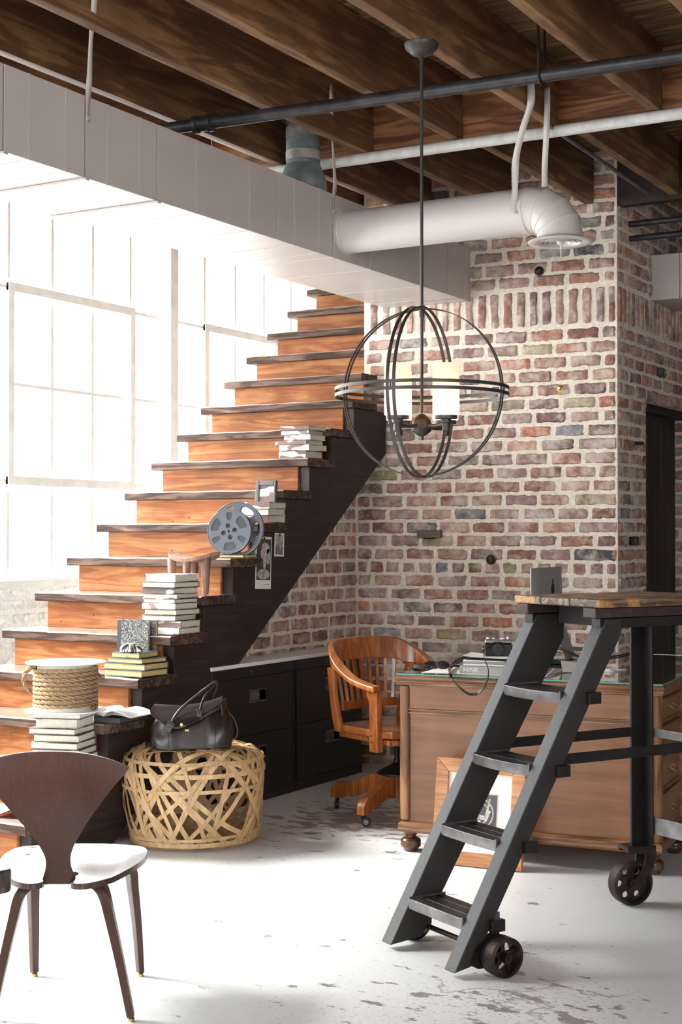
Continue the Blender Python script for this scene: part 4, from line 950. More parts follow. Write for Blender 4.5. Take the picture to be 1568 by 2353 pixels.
def cleg(pts,w0,w1,side):
    P=smoothpath(pts,7); n=len(P); rs=[]
    for i,p in enumerate(P):
        k=i/(n-1); tt=(P[min(i+1,n-1)]-P[max(i-1,0)]).normalized(); s=Vector(side); s=(s-tt*s.dot(tt)).normalized(); q=tt.cross(s)
        a=(w0*(1-k)+w1*k)/2; b=(.9*w0*(1-k)+w1*k)/2*(.8)
        rs.append([p-s*a-q*b,p+s*a-q*b,p+s*a+q*b,p-s*a+q*b])
    return MB().rings(rs)
for sx in (-1,1):
    cleg([(sx*.0,-.02,.392),(sx*.075,-.14,.389),(sx*.118,-.20,.365),(sx*.140,-.208,.29),(sx*.170,-.21,.16),(sx*.20,-.212,.012)],.050,.026,(0,1,0)).build('leg',M['walnut'],t,bevel=.003)
    MB().lathe([(.010,0),(.011,.008),(.006,.014)],12).build('glide',M['brass'],t,loc=(sx*.20,-.212,0))
    cleg([(sx*.0,.0,.390),(sx*.10,.06,.387),(sx*.148,.105,.365),(sx*.156,.135,.29),(sx*.163,.18,.16),(sx*.168,.215,.012)],.050,.024,(.6*sx,-.8,0)).build('leg',M['walnut'],t,bevel=.003)
    MB().lathe([(.010,0),(.011,.008),(.006,.014)],12).build('glide',M['brass'],t,loc=(sx*.168,.215,0))
# ------------------------------------------------------------------ corner of a thick table at the left edge
tp=at(37,1994,Z=.76); t=thing('rough_table','corner of a thick dark wooden table at the left edge','table',(tp.x,tp.y,0),YA-.85)
ol=[(-.9,-.9),(-.02,-.9),(.003,-.6),(0,-.03),(-.004,-.008),(-.014,0),(-.4,.004),(-.9,0)]
M['tabw']=wood('table_wood',(.03,.018,.014),(.075,.05,.04),(.16,.12,.10),'X',1.2,.35,.8,bmp=.5,coat=.3)
MB().prism(ol,.715,.76).build('tabletop',M['tabw'],t,bevel=.006)
for x,y in ((-.80,-.12),(-.80,-.80)): MB().box((x-.03,y-.03,0),(x+.03,y+.03,.715)).build('leg',M['tabw'],t,bevel=.004)
MB().box((-.83,-.80,.60),(-.77,-.12,.68)).build('stretcher',M['tabw'],t,bevel=.004)
# ------------------------------------------------------------------ woven basket
M['bamboo']=wood('bamboo_strip',(.42,.25,.11),(.56,.36,.18),(.68,.48,.28),'Z',1.5,.5,.4,bmp=.1)
BC=Vector((-3.975,5.46,0)); bk=thing('woven_basket','round open weave bamboo strip basket standing on the floor by the stairs','basket',BC)
BR,BH=.318,.435
def bimp(p):
    h=p.z/BH; 
    if h<0 or h>1: return 9
    prof=.86+.14*math.sin(math.pi*min(1,h*.62+.08))  # swells towards the top
    a=math.atan2(p.y,p.x); rr=BR*prof*(1+.02*math.sin(3*a+1))
    if h>.84: rr*= (1-((h-.84)/.16)**2.8*.30)
    if h<.08: rr*= (1-((.08-h)/.08)**2*.16)
    return math.hypot(p.x,p.y)/rr
def bsurf(o,d):
    lo,hi=0.,1.2
    for _ in range(26):
        m=(lo+hi)/2; q=o+d*m
        zz=abs(q.z-BH/2)/(BH/2)
        if zz>=1 or bimp(q)>1: hi=m
        else: lo=m
    return o+d*lo
rng=random.Random(11)
def bnormal(p):
    c=Vector((0,0,p.z)); rad=Vector((p.x,p.y,0)); 
    h=p.z/BH; r=math.hypot(p.x,p.y)
    top=max(0,(h-.80)/.2); bot=max(0,(.06-h)/.06)
    k=min(1,top**1.5) if r>.05 else 1
    n=rad.normalized()*(1-k*.9 if r>.16 else .25*(1 if k<.5 else .2))+Vector((0,0,1))*(k*1.1)-Vector((0,0,1))*bot
    return n.normalized()
def ribbon(nrm,off,wd,lift,mb):
    Nn=Vector(nrm).normalized(); o=Vector((0,0,BH*.5)); o=o+Nn*off
    a=Nn.cross(Vector((0,0,1))); a=a.normalized() if a.length>.05 else Vector((1,0,0)); b=Nn.cross(a); n=72; pts=[]
    if bimp(o)>.98: return
    for i in range(n):
        an=2*math.pi*i/n; pts.append(bsurf(o,a*math.cos(an)+b*math.sin(an)))
    for _ in range(2): pts=[(pts[i-1]+pts[i]*2+pts[(i+1)%n])/4 for i in range(n)]
    rs=[]; ph=rng.uniform(0,6)
    for i in range(n):
        tt=(pts[(i+1)%n]-pts[i-1]).normalized(); nn=bnormal(pts[i]); s=nn.cross(tt).normalized(); nn=tt.cross(s).normalized()
        if nn.dot(pts[i]-Vector((0,0,BH/2)))<0: nn=-nn
        p=pts[i]+nn*(lift+.004*math.sin(i*.55+ph)); 
        if p.z<.002: p.z=.002
        rs.append([p-s*wd/2,p+s*wd/2,p+s*wd/2+nn*.0016,p-s*wd/2+nn*.0016])
    mb.rings(rs,closed=True)
k=0
for q in range(38):     # steep crossing strips
    az=rng.uniform(0,math.pi*2); el=rng.choice((-1,1))*rng.uniform(.22,.80); off=rng.uniform(-.03,.15)
    mb=MB(); ribbon((math.cos(az)*math.cos(el),math.sin(az)*math.cos(el),math.sin(el)),off,rng.uniform(.017,.026),rng.uniform(-.002,.006),mb)
    if mb.v: mb.build('weave_strip',M['bamboo'],bk,smooth=40)
for zf,wd in ((.335,.020),(.27,.016),(.385,.016),(.03,.02),(.06,.014)):   # level binding strips
    mb=MB(); ribbon((.04*rng.uniform(-1,1),.04*rng.uniform(-1,1),1),zf-BH/2,wd,.005,mb)
    if mb.v: mb.build('binding_strip',M['bamboo'],bk,smooth=40)
# ------------------------------------------------------------------ leather bag on the basket
bc=at(441,1722,Z=.436); t=thing('leather_bag','black leather satchel with long handles lying on the woven basket','bag',(bc.x-.035,bc.y+.05,.437),YA+.10)
def sgn(x,p): return math.copysign(abs(x)**p,x)
def bagsec(z,n=60):
    k=z/.18; W=.178*(1-.16*k**1.3)*(1+.05*math.sin(min(1,k)*3.1)); D=.086*(1+.06*math.sin(k*3))*(1-.62*k**1.4)+.004; out=[]
    for i in range(n):
        a=2*math.pi*i/n; x=W*sgn(math.cos(a),.5); y=D*sgn(math.sin(a),.62)
        y+=.013*noise.noise(Vector((x*11+3,k*2.2,5)))*(.4+k)
        fold=math.exp(-((x-.085-.03*k)/.012)**2)+.7*math.exp(-((x-.02+.02*k)/.010)**2); 
        if y<0: y+=.007*fold*k+.004*math.sin(x*46+k*4)*k
        x+=.012*(x/.18)*math.sin(k*3.1)
        out.append(Vector((x,y,z*(1+.75*x)+.006*noise.noise(Vector((x*16,1,k))))))
    return out
rs=[]
zs=[0,.004,.014,.03,.05,.07,.09,.11,.13,.15,.165,.175,.18]
for i,z in enumerate(zs):
    r=bagsec(z)
    if i==0: r=[Vector((v.x*.96,v.y*.94,0)) for v in r]
    if i==len(zs)-1: r=[Vector((v.x*.97,v.y*.5,v.z-.002)) for v in r]
    rs.append(r)
MB().rings(rs).build('bag_body',M['leather'],t,smooth=70,sub=1)
for x in (-.10,.035,.105):
    pts=[]
    for z in (.004,.03,.06,.09,.12,.15):
        r=bagsec(z); q=min((v for v in r if v.y<0),key=lambda v:abs(v.x-x*(1-.1*z/.18))); pts.append(Vector((q.x,q.y-.0006,q.z)))
    MB().tube(smoothpath(pts,4),.0022,8).build('piping',M['leather'],t,smooth=60)
rows=[[(-.150,.030,.190),(-.09,.030,.186),(-.03,.028,.188),(.03,.025,.196),(.09,.022,.210),(.135,.020,.226)],
      [(-.168,-.005,.196),(-.10,-.022,.192),(-.03,-.026,.190),(.03,-.026,.198),(.09,-.024,.212),(.138,-.018,.228)],
      [(-.186,-.040,.172),(-.12,-.072,.150),(-.06,-.084,.145),(.02,-.080,.155),(.085,-.068,.178),(.132,-.050,.200)],
      [(-.176,-.058,.150),(-.125,-.094,.120),(-.065,-.108,.100),(.005,-.100,.122),(.075,-.080,.156),(.126,-.062,.180)]]
R_=[smoothpath([Vector(p) for p in r],6) for r in rows]; cols=[smoothpath([R_[j][i] for j in range(4)],6) for i in range(len(R_[0]))]
nu_,nv_=len(cols),len(cols[0])
MB().shell(lambda u,v:cols[int(round(u*(nu_-1)))][int(round(v*(nv_-1)))],nu_,nv_,.004,lambda u,v:Vector((0,-.5,.85))).build('flap',M['leather'],t,smooth=60)
A=[(-.098,-.112,.106),(-.083,-.106,.142),(-.055,-.092,.180),(-.005,-.070,.222),(.055,-.045,.265),(.095,-.030,.294),(.110,-.026,.300),(.104,-.030,.288),(.070,-.048,.252),(.048,-.066,.215),(.038,-.082,.180),(.034,-.088,.160)]
MB().tube(smoothpath([Vector(p) for p in A],6),.0062,12).build('handle',M['leather'],t,smooth=60)
A=[(-.04,.05,.15),(-.01,.05,.20),(.05,.03,.255),(.10,.0,.29),(.113,-.01,.296),(.115,.01,.27),(.10,.04,.21),(.095,.045,.17)]
MB().tube(smoothpath([Vector(p) for p in A],6),.006,12).build('handle',M['leather'],t,smooth=60)
for (x,y,z,rz_,w_) in ((-.100,-.111,.110,.5,.017),(.034,-.0895,.158,-.1,.012)):
    q=Matrix.Translation((x,y,z))@Matrix.Rotation(rz_,4,'Y')@Matrix.Rotation(.35,4,'X')
    MB().box((-w_,-.004,-.024),(w_,.004,.024),q).build('handle_tab',M['leather'],t,bevel=.003)
    MB().tube([q@Vector((w_*math.cos(a),-.004,.022+.006*math.sin(a))) for a in [math.pi*2*k/10 for k in range(10)]],.0022,6,closed=True).build('handle_ring',M['leather'],t,smooth=180)
MB().cyl((-.045,-.108,.120),(-.045,-.114,.118),.007,8).build('clasp',M['brass'],t); MB().box((-.03,-.106,.088),(-.012,-.102,.096)).build('clasp_plate',M['brass'],t)
# standing right gusset and its strap
MB().shell(lambda u,v:Vector((.128+.022*math.sin(u*3.14)+.018*(1-v),-.040+.085*u,.06+.165*v-.02*(2*u-1)**2)),12,10,.005,lambda u,v:Vector((1,0,0))).build('side_gusset',M['leather'],t,smooth=60)
MB().tube(smoothpath([(.150,.0,.165),(.182,0,.14),(.205,-.005,.085),(.198,-.01,.045),(.172,-.01,.035)],6),.0035,8).build('side_strap',M['leatherb'],t,smooth=60)
MB().lathe([(.045,0),(.048,.012),(.03,.022),(.001,.026)],20).build('side_pouch',M['leather'],t,smooth=60,loc=(-.165,.03,.03),rot=(0,-.6,0))
# ------------------------------------------------------------------ books
def cover_mat(name,base,patch,amt):
    m,nt,b=nodes(name); mp=coords(nt,(9,9,26)); n=N(nt,'ShaderNodeTexNoise',_2=1.0,_3=1.); nt.links.new(mp.outputs[0],n.inputs[0])
    r=ramp(nt,[(amt,0.),(amt+.015,1.)]); nt.links.new(n.outputs[0],r.inputs[0]); nt.links.new(mixc(nt,r.outputs[0],base,patch),b.inputs['Base Color']); b.inputs['Roughness'].default_value=.6; return m
CV=[cover_mat('cream_cover_brown_patch',(.70,.65,.56),(.17,.10,.085),.50),cover_mat('cream_cover',(.74,.71,.65),(.22,.15,.13),.56),cover_mat('white_cover',(.78,.77,.74),(.30,.24,.22),.62),cover_mat('ivory_cover_dark',(.66,.62,.55),(.12,.08,.07),.48)]
def book(loc,w,d,th,cov,rz,lab,grp,pages=None,spine='left',name='book',open_=0,loops=True):
    "cover boards with a page block; spine on the local -x side ('left') or -y side ('front')"
    t=thing(name,lab,'book',loc,rz,grp)
    c=.0026; rng=random.Random(int(loc[0]*9999)^int(loc[2]*7777))
    m=MB(); e=.004
    m.box((-w/2,-d/2,0),(w/2,d/2,c)); m.box((-w/2,-d/2,th-c),(w/2,d/2,th))
    if spine=='left': m.box((-w/2,-d/2,c*.5),(-w/2+c,d/2,th-c*.5)); pb=((-w/2+c,-d/2+e,c),(w/2-e,d/2-e,th-c))
    elif spine=='front': m.box((-w/2,-d/2,c*.5),(w/2,-d/2+c,th-c*.5)); pb=((-w/2+e,-d/2+c,c),(w/2-e,d/2-e,th-c))
    else: m.box((-w/2,d/2-c,c*.5),(w/2,d/2,th-c*.5)); pb=((-w/2+e,-d/2+e,c),(w/2-e,d/2-c,th-c))
    m.build('cover',cov,t,bevel=.0012,seg=1)
    MB().box(*pb).build('page_block',pages or M['pages'],t,bevel=.0015,seg=1)
    return t
ORD=['lowest','second from bottom','third from bottom','fourth from bottom','fifth from bottom','sixth from bottom','seventh from bottom','eighth from bottom','ninth from bottom','tenth from bottom','topmost']
def stack(px,Yc,zb,ths,ws,ds,where,grp,kinds,spines,rz=0.,jit=.012,seed=1,pages=None,name='book',desc='cream covered book',dx=None):
    rng=random.Random(seed); z=zb; n=len(ths); out=[]
    c=at(px,Y=Yc)
    for i in range(n):
        ox=(dx[i] if dx else rng.uniform(-jit,jit)); oy=rng.uniform(-jit,jit)*.6
        lab='%s, %s, in the stack %s'%(desc if isinstance(desc,str) else desc[i],'topmost' if i==n-1 else ORD[i],where)
        out.append(book((c.x+ox,c.y+oy,z),ws[i],ds[i],ths[i],kinds[i],rz+rng.uniform(-.06,.06),lab,grp,pages,spines[i])); z+=ths[i]+.0008
    return c,z,out
# tall stack on the fifth tread
CV.append(cover_mat('dark_brown_cover',(.11,.075,.06),(.5,.45,.38),.64))
C0,C1,C2,C3,C4=CV
c,z5,_=stack(393,ty(5)+.135,tz(5)+.004,[.032,.031,.028,.027,.028,.022,.022,.029,.028,.036],[.215,.21,.20,.205,.20,.20,.205,.205,.21,.19],[.19,.18,.185,.185,.19,.18,.185,.19,.19,.18],'below the little stool','cream books in the tall stair stack',[C0,C0,C4,C4,C1,C4,C1,C3,C4,C2],['front','front','back','back','front','back','back','front','back','back'],seed=5)
# stack under the rope spool
spc=at(152,Y=4.975)
c,z2,_=stack(148,4.970,tz(2)+.004,[.030,.030,.028,.030,.032,.027,.040,.026],[.245,.24,.225,.225,.215,.225,.20,.225],[.20,.20,.20,.20,.195,.20,.19,.20],'under the rope spool','cream books below the rope spool',[C4,C4,C4,C4,C4,C4,C1,C4],['back']*8,rz=.30,seed=9,desc='cream paged book')
# stack on the tenth tread
c,z10,_=stack(697,ty(10)+.14,tz(10)+.004,[.040,.033,.026,.030,.021,.025],[.185,.20,.21,.17,.175,.19],[.17,.19,.18,.18,.18,.19],'high on the stairs','cream books high on the stairs',[C0,C0,C0,C2,C2,C0],['front','front','front','front','front','front'],seed=15,dx=[-.02,0,-.03,.01,-.008,.005],desc='cream book with brown patches')
# stack on the eighth tread, small framed print on it
c8,z8,_=stack(603,ty(8)+.14,tz(8)+.004,[.037,.034,.034],[.20,.19,.185],[.18,.18,.17],'behind the film reels','books behind the film reels',[C0,C2,C0],['front']*3,seed=21)
p=at(611,Y=ty(8)+.19); t=thing('framed_print','small grey framed print standing on the books behind the film reels','picture',(p.x,p.y,z8),rot=(math.radians(-6),0,.05))
G=plain('grey_frame_wood',(.10,.10,.105),.45,0,.3,80); W_,H_=.125,.118
for a,c_ in (((-W_/2,-.012,0),(-W_/2+.022,.012,H_)),((W_/2-.012,-.012,0),(W_/2,.012,H_)),((-W_/2+.022,-.012,H_-.026),(W_/2-.012,.012,H_)),((-W_/2+.022,-.012,0),(W_/2-.012,.012,.006))):
    MB().box(a,c_).build('frame_rail',G,t,bevel=.003)
MB().box((-W_/2+.02,-.004,.004),(W_/2-.01,.004,H_-.02)).build('print',C0,t)
# four gilt edged books, star weight, composition books on the fourth tread
DK=plain('dark_teal_cover',(.02,.035,.045),.4)
c4,z4,bs=stack(316,ty(4)+.125,tz(4)+.004,[.030,.030,.022,.026],[.235,.245,.215,.165],[.19,.19,.18,.155],'on the fourth tread','gilt edged books',[DK]*4,['back']*4,seed=31,jit=.004,pages=M['pagesg'],desc='dark book with gilt page edges',dx=[-.005,-.008,.0,-.012])
t=thing('star_paperweight','polished metal star shaped paperweight on the gilt edged books','paperweight',(c4.x-.01,c4.y-.035,z4))
V=[];Fs=[];n=96; rr=[]
for j in range(7):
    a=math.pi/2*j/6
    for i in range(n):
        th=2*math.pi*i/n; pet=.5+.5*math.cos(6*th); R=.060*math.cos(a)*(1-(1-pet**.5)*.55*math.cos(a)); V.append(Vector((R*math.cos(th+.2),R*math.sin(th+.2),.042*math.sin(a)+.005*pet*math.cos(a))))
for j in range(6):
    for i in range(n): Fs.append((j*n+i,j*n+(i+1)%n,(j+1)*n+(i+1)%n,(j+1)*n+i))
Fs.append(tuple(range(n))[::-1]); MB().add(V,Fs).build('star_dome',M['chrome'],t,smooth=50)
def comp_mat():
    m,nt,b=nodes('marbled_cover'); mp=coords(nt,(1,1,1)); n=N(nt,'ShaderNodeTexNoise',_2=330.,_3=2.); nt.links.new(mp.outputs[0],n.inputs[0])
    r=ramp(nt,[(.575,(.012,.02,.028)),(.61,(.62,.58,.46))]); nt.links.new(n.outputs[0],r.inputs[0]); nt.links.new(r.outputs[0],b.inputs['Base Color']); b.inputs['Roughness'].default_value=.35; return m
M['marble']=comp_mat()
for k,(dx,dy,lab) in enumerate(((-.045,.0,'marbled composition book standing upright on the stair, front one'),(.0,.028,'marbled composition book standing upright, half hidden behind the other'))):
    p=at(322,Y=ty(4)+.218+dy); t=thing('composition_book',lab,'book',(p.x+dx,p.y,tz(4)+.004),rot=(math.radians(-3),0,0),group='marbled composition books')
    MB().box((-.088,-.008,0),(.095,-.006,.252)).build('front_cover',M['marble'],t); MB().box((-.088,.006,0),(.095,.008,.252)).build('back_cover',M['marble'],t)
    MB().box((-.085,-.006,.003),(.092,.006,.249)).build('page_block',M['pagesg'],t)
    MB().box((-.096,-.0085,0),(-.072,.0085,.252)).build('spine_tape',DK,t,bevel=.002)
# little five legged stool on the sixth tread
p=at(446,Y=ty(6)+.13); t=thing('small_stool','small carved wooden stool with a dished seat on the stairs','stool',(p.x,p.y,tz(6)+.004),.0)
def sfn(u,v):
    a=2*math.pi*u; r=v; x=.148*r*math.cos(a); y=.095*r*math.sin(a); return Vector((x,y,.182+.16*(x**2)*9*.14+.03*(abs(x)/.148)**2-.002))
mb=MB(); rs=[]
n=48
top=[];bot=[]
for r in (1.0,.8,.6,.4,.2,.01): top.append([sfn(i/n,r) for i in range(n)])
for r in (.01,.4,.8,.97): bot.append([sfn(i/n,r)-Vector((0,0,.024-.008*r)) for i in range(n)])
mb.rings(bot[::1]+top,cap=False); mb.build('dished_seat',M['stool'],t,smooth=50)
for x,y in ((-.09,-.05),(-.035,.05),(.0,-.055),(.03,.045),(.085,-.02),): MB().lathe([(.011,0),(.014,.02),(.021,.13),(.023,.18)],16,Matrix.Translation((x*1.08,y*1.1,0))@Matrix.Identity(4)).build('leg',M['stool'],t,smooth=60)
# film reels on the seventh tread, thin book under them
p=at(545,Y=ty(7)+.09); book((p.x,p.y,tz(7)+.004),.16,.14,.016,DK,.05,'thin dark book under the film reels','books under the film reels',M['pagesg'],'back')
def reel(loc,R,hub,lab,rot,film=True,nh=4):
    t=thing('film_reel',lab,'film reel',loc,rot=rot,group='film reels')
    Mx2=Matrix(((1,0,0,0),(0,0,1,0),(0,1,0,R),(0,0,0,1)))
    def plate(y,nm):
        NA,NR=360,52; V=[];Fc=[]
        for i in range(NA):
            for j in range(NR+1): r=.006*R/.1+(R-.006*R/.1)*j/NR; a=2*math.pi*i/NA; V.append((r*math.cos(a),r*math.sin(a)))
        def hole(x,z):
            r=math.hypot(x,z)/R; a=math.atan2(z,x)
            for k in range(4):
                b=k*math.pi/2+.25
                if math.hypot(x-.26*R*math.cos(b),z-.26*R*math.sin(b))<.105*R: return True
            if nh==4:
                if .50<r<.86:
                    for k in range(3):
                        for b,hwid in ((k*2.094+.62,.40),(k*2.094+1.60,.17)):
                            d=(a-b+math.pi)%(2*math.pi)-math.pi
                            if abs(d)*r<hwid*r*(1.0-.25*((r-.68)/.18)**4): return True
            else:
                if .60<r<.88:
                    for k in range(6):
                        d=(a-k*1.047+math.pi)%(2*math.pi)-math.pi
                        if abs(d)<.36*(1-.4*abs((r-.74)/.14)**3): return True
            return False
        for i in range(NA):
            for j in range(NR):
                q=[i*(NR+1)+j,((i+1)%NA)*(NR+1)+j,((i+1)%NA)*(NR+1)+j+1,i*(NR+1)+j+1]
                if not hole(sum(V[k][0] for k in q)/4,sum(V[k][1] for k in q)/4): Fc.append(tuple(q))
        o=MB().add([(x,y,z+R) for x,z in V],Fc).build(nm,M['reel'],t); s=o.modifiers.new('s','SOLIDIFY'); s.thickness=.0022; s.offset=0
        MB().tube([(R*.992*math.cos(2*math.pi*i/96),y,R+R*.992*math.sin(2*math.pi*i/96)) for i in range(96)],.0022,8,closed=True).build('rolled_rim',M['reel'],o,smooth=180)
    plate(-.009,'front_plate'); plate(.009,'back_plate')
    if film:
        MB().rings([[Vector((rr*math.cos(a),y,R+rr*math.sin(a))) for rr,y in ((R*.38,-.007),(R*.90,-.007),(R*.90,.007),(R*.38,.007))] for a in [2*math.pi*i/72 for i in range(72)]],closed=True).build('wound_film',M['film'],t,smooth=40)
    MB().rings([[Vector((rr*math.cos(a),y,R+rr*math.sin(a))) for rr,y in ((R*.40-.004,-.009),(R*.40,-.009),(R*.40,.009),(R*.40-.004,.009))] for a in [2*math.pi*i/48 for i in range(48)]],closed=True).build('core',M['reel'],t,smooth=40)
rz=YA*.55
p=at(526,Y=ty(7)+.055); reel((p.x,p.y,tz(7)+.022),.116,0,'smaller blue grey film reel full of film, in front',(math.radians(-7),0,rz))
p=at(543,Y=ty(7)+.125); reel((p.x,p.y,tz(7)+.006),.143,0,'larger grey film reel with oval openings, behind the other',(math.radians(-7),0,rz),False,6)
# rope spool on its stack of books
t=thing('rope_spool','spool of thick jute rope between white discs on the stacked books','rope spool',(spc.x,spc.y,z2+.001),.2)
MB().lathe([(.178,0),(.1785,.002),(.178,.004)],56).build('spool_disc',M['white'],t,smooth=30); MB().lathe([(.177,.210),(.1775,.212),(.177,.215)],56).build('spool_disc',M['white'],t,smooth=30)
MB().lathe([(.125,.004),(.125,.210)],40).build('spool_core',M['cream'],t,smooth=40)
m,nt,b=nodes('jute_rope'); L=nt.links.new; mp=coords(nt,(1,1,1),False); nz=N(nt,'ShaderNodeTexNoise',_2=160.,_3=5.); L(mp.outputs[0],nz.inputs[0]); r=ramp(nt,[(.3,(.17,.10,.05)),(.55,(.34,.22,.115)),(.75,(.50,.36,.21))]); L(nz.outputs[0],r.inputs[0]); L(r.outputs[0],b.inputs['Base Color']); b.inputs['Roughness'].default_value=.9; bump(nt,b,nz.outputs[0],.8,.004); M['jute']=m
def rope(path,r,parent,name='rope',twist=26.):
    mb=MB(); P=[Vector(p) for p in path]; cum=[0]
    for a,b_ in zip(P,P[1:]): cum.append(cum[-1]+(b_-a).length)
    for s in range(3):
        q=[];side=None
        for i,p in enumerate(P):
            tt=(P[min(i+1,len(P)-1)]-P[max(i-1,0)]).normalized()
            if side is None: side=tt.cross(Vector((0,0,1))).normalized()
            side=(side-tt*side.dot(tt)).normalized(); up=tt.cross(side); a=cum[i]/r*.62+s*2.094
            q.append(p+side*(math.cos(a)*r*.50)+up*(math.sin(a)*r*.50))
        mb.tube(q,r*.56,7)
    return mb.build(name,M['jute'],parent,smooth=80)
rr=.0098; turns=9.6; path=[]; nn=int(turns*64)
for i in range(nn+1):
    a=2*math.pi*i/64; path.append((.1345*math.cos(a),.1345*math.sin(a),.0145+rr*1.95*i/64+.0012*math.sin(a*2.3)))
rope(path,rr,t)
a0=math.radians(200)-.2-YA   # loose loop on the left
dl=Vector((-CS,-SN,0)); dl=Matrix.Rotation(-.2,3,'Z')@dl; dn=Vector((-dl.y,dl.x,0))
lp=smoothpath([dl*.11+dn*-.06+Vector((0,0,.19)),dl*.145+Vector((0,0,.192)),dl*.178+Vector((0,0,.165)),dl*.185+Vector((0,0,.125)),dl*.165+Vector((0,0,.09)),dl*.135+Vector((0,0,.07))],12)
rope(lp,.0105,t,'loose_loop')
dr_=-dl
lp=smoothpath([dn*-.142+Vector((0,0,.168)),(dr_*.10-dn*.11)+Vector((0,0,.158)),(dr_*.145-dn*.02)+Vector((0,0,.150)),(dr_*.170+dn*.01)+Vector((0,0,.150))],12)
rope(lp,.0102,t,'rope_end')
# open book and the dark book below it on the third tread
p=at(262,Y=ty(3)+.12); bz=tz(3)+.004
book((p.x+.015,p.y,bz),.20,.24,.028,DK,.1,'thick dark book under the open book on the stairs','dark books on the stairs',plain('dark_page_edge',(.05,.05,.05),.6),'left')
t=thing('open_book','open book with fanned white pages beside the rope spool','book',(p.x+.02,p.y-.01,bz+.029),.1)
for s in (-1,1):
    def pf(u,v,s=s): return Vector((s*.145*u,-.10+.2*v,.004+.030*math.sin(math.pi*min(1,u*1.08))**.8*(1-.35*u)+ .002*math.sin(u*9)))
    MB().shell(pf,18,5,.003,lambda u,v:Vector((0,0,-1))).build('page_leaf',M['paper'],t,smooth=50)
    for k in range(3):
        def pf2(u,v,s=s,k=k): return Vector((s*(.142+.004*k)*u,-.10+.2*v,.002+(.024-.006*k)*math.sin(math.pi*min(1,u*1.05))**.8*(1-.3*u)))
        MB().shell(pf2,14,4,.001,lambda u,v:Vector((0,0,-1))).build('page_leaf',M['paper'],t,smooth=50)
# crumpled magazine on the first tread
p=at(4,Y=ty(1)+.13); t=thing('magazine','white magazine with a red edge lying on the lowest stair','magazine',(p.x,p.y,tz(1)+.004),.25)
M['red']=plain('red_edge',(.45,.04,.03),.5)
MB().shell(lambda u,v:Vector((-.12+.24*u,-.08+.16*v,.012+.022*math.sin(u*5)**2*(1-v*.4))),20,8,.002,lambda u,v:Vector((0,0,1))).build('cover',M['paper'],t,smooth=50)
MB().shell(lambda u,v:Vector((-.118+.24*u,-.084+.16*v,.004+.022*math.sin(u*5)**2*(1-v*.4))),20,8,.004,lambda u,v:Vector((0,0,1))).build('red_edge',M['red'],t,smooth=50)
# prints pinned to the stringer
xs=XR-.0145
def pinned(pxl,pxr,ytop,ybot,lab,kind):
    a=at(pxl,ytop,X=xs); b_=at(pxr,ytop,X=xs); z1=a.z; z0=at((pxl+pxr)/2,ybot,X=xs).z; w_=b_.y-a.y; hh=z1-z0
    t=thing('pinned_print',lab,'print',(xs+.001,a.y,z0),rot=(math.radians(-2.),0,0),group=None)
    MB().box((0,0,0),(.0008,w_,hh)).build('paper',M['paper'],t)
    if kind==0:
        MB().box((.0008,w_*.06,hh*.17),(.0012,w_*.95,hh*.955)).build('dark_photo',M['photo'],t)
        f=MB()
        def ell(cy,cz,ry,rz,x=.0014):
            f.prism([(cy*w_+ry*w_*math.cos(q*math.pi/12),cz*hh+rz*hh*math.sin(q*math.pi/12)) for q in range(24)],.0012,x,Matrix(((0,0,1,0),(1,0,0,0),(0,1,0,0),(0,0,0,1))))
        ell(.60,.77,.26,.12); ell(.78,.62,.14,.15); ell(.50,.68,.20,.12,.0016); ell(.56,.50,.10,.13); ell(.5,.28,.40,.10,.0015); f.build('portrait_tones',M['skin'],t)
        g=MB()
        for cy,cz,ry,rz in ((.42,.70,.035,.004),(.58,.695,.035,.004),(.5,.615,.05,.004)): g.prism([(cy*w_+ry*w_*math.cos(q*math.pi/6),cz*hh+rz*hh*math.sin(q*math.pi/6)) for q in range(12)],.0016,.0018,Matrix(((0,0,1,0),(1,0,0,0),(0,1,0,0),(0,0,0,1))))
        g.build('portrait_features',M['photo'],t)
        MB().box((.0008,w_*.5,hh*.085),(.0011,w_*.92,hh*.093)).build('caption_line',M['gap'],t)
    else:
        MB().box((.0008,w_*.10,hh*.06),(.0012,w_*.92,hh*.93)).build('dark_photo',M['skin'],t)
        g=MB(); rg_=random.Random(3)
        for q in range(9):
            y0=w_*(.12+.08*q); g.box((.0012,y0,hh*(.10)),(.0014,y0+w_*.05,hh*(.25+.5*rg_.random()))) 
        g.build('street_shapes',M['photo'],t)
    MB().cyl((0,w_*.5,hh-.008),(.006,w_*.5,hh-.008),.005,10).build('push_pin',M['gap'],t)
pinned(586,622,1232,1352,'long black and white portrait print pinned to the dark stair stringer',0)
pinned(630,652,1224,1278,'small black and white street print pinned right of the portrait',1)
# ------------------------------------------------------------------ things on the desk
GZ=.7872
# all in one computer
p=at(1247,1500,Z=GZ); cx_=-2.70; 
scr=at(1256,Z=GZ,py=1512); 
t=thing('desktop_computer','aluminium all in one computer seen from behind on the desk','computer',(scr.x,scr.y,GZ),DR-math.pi/2)
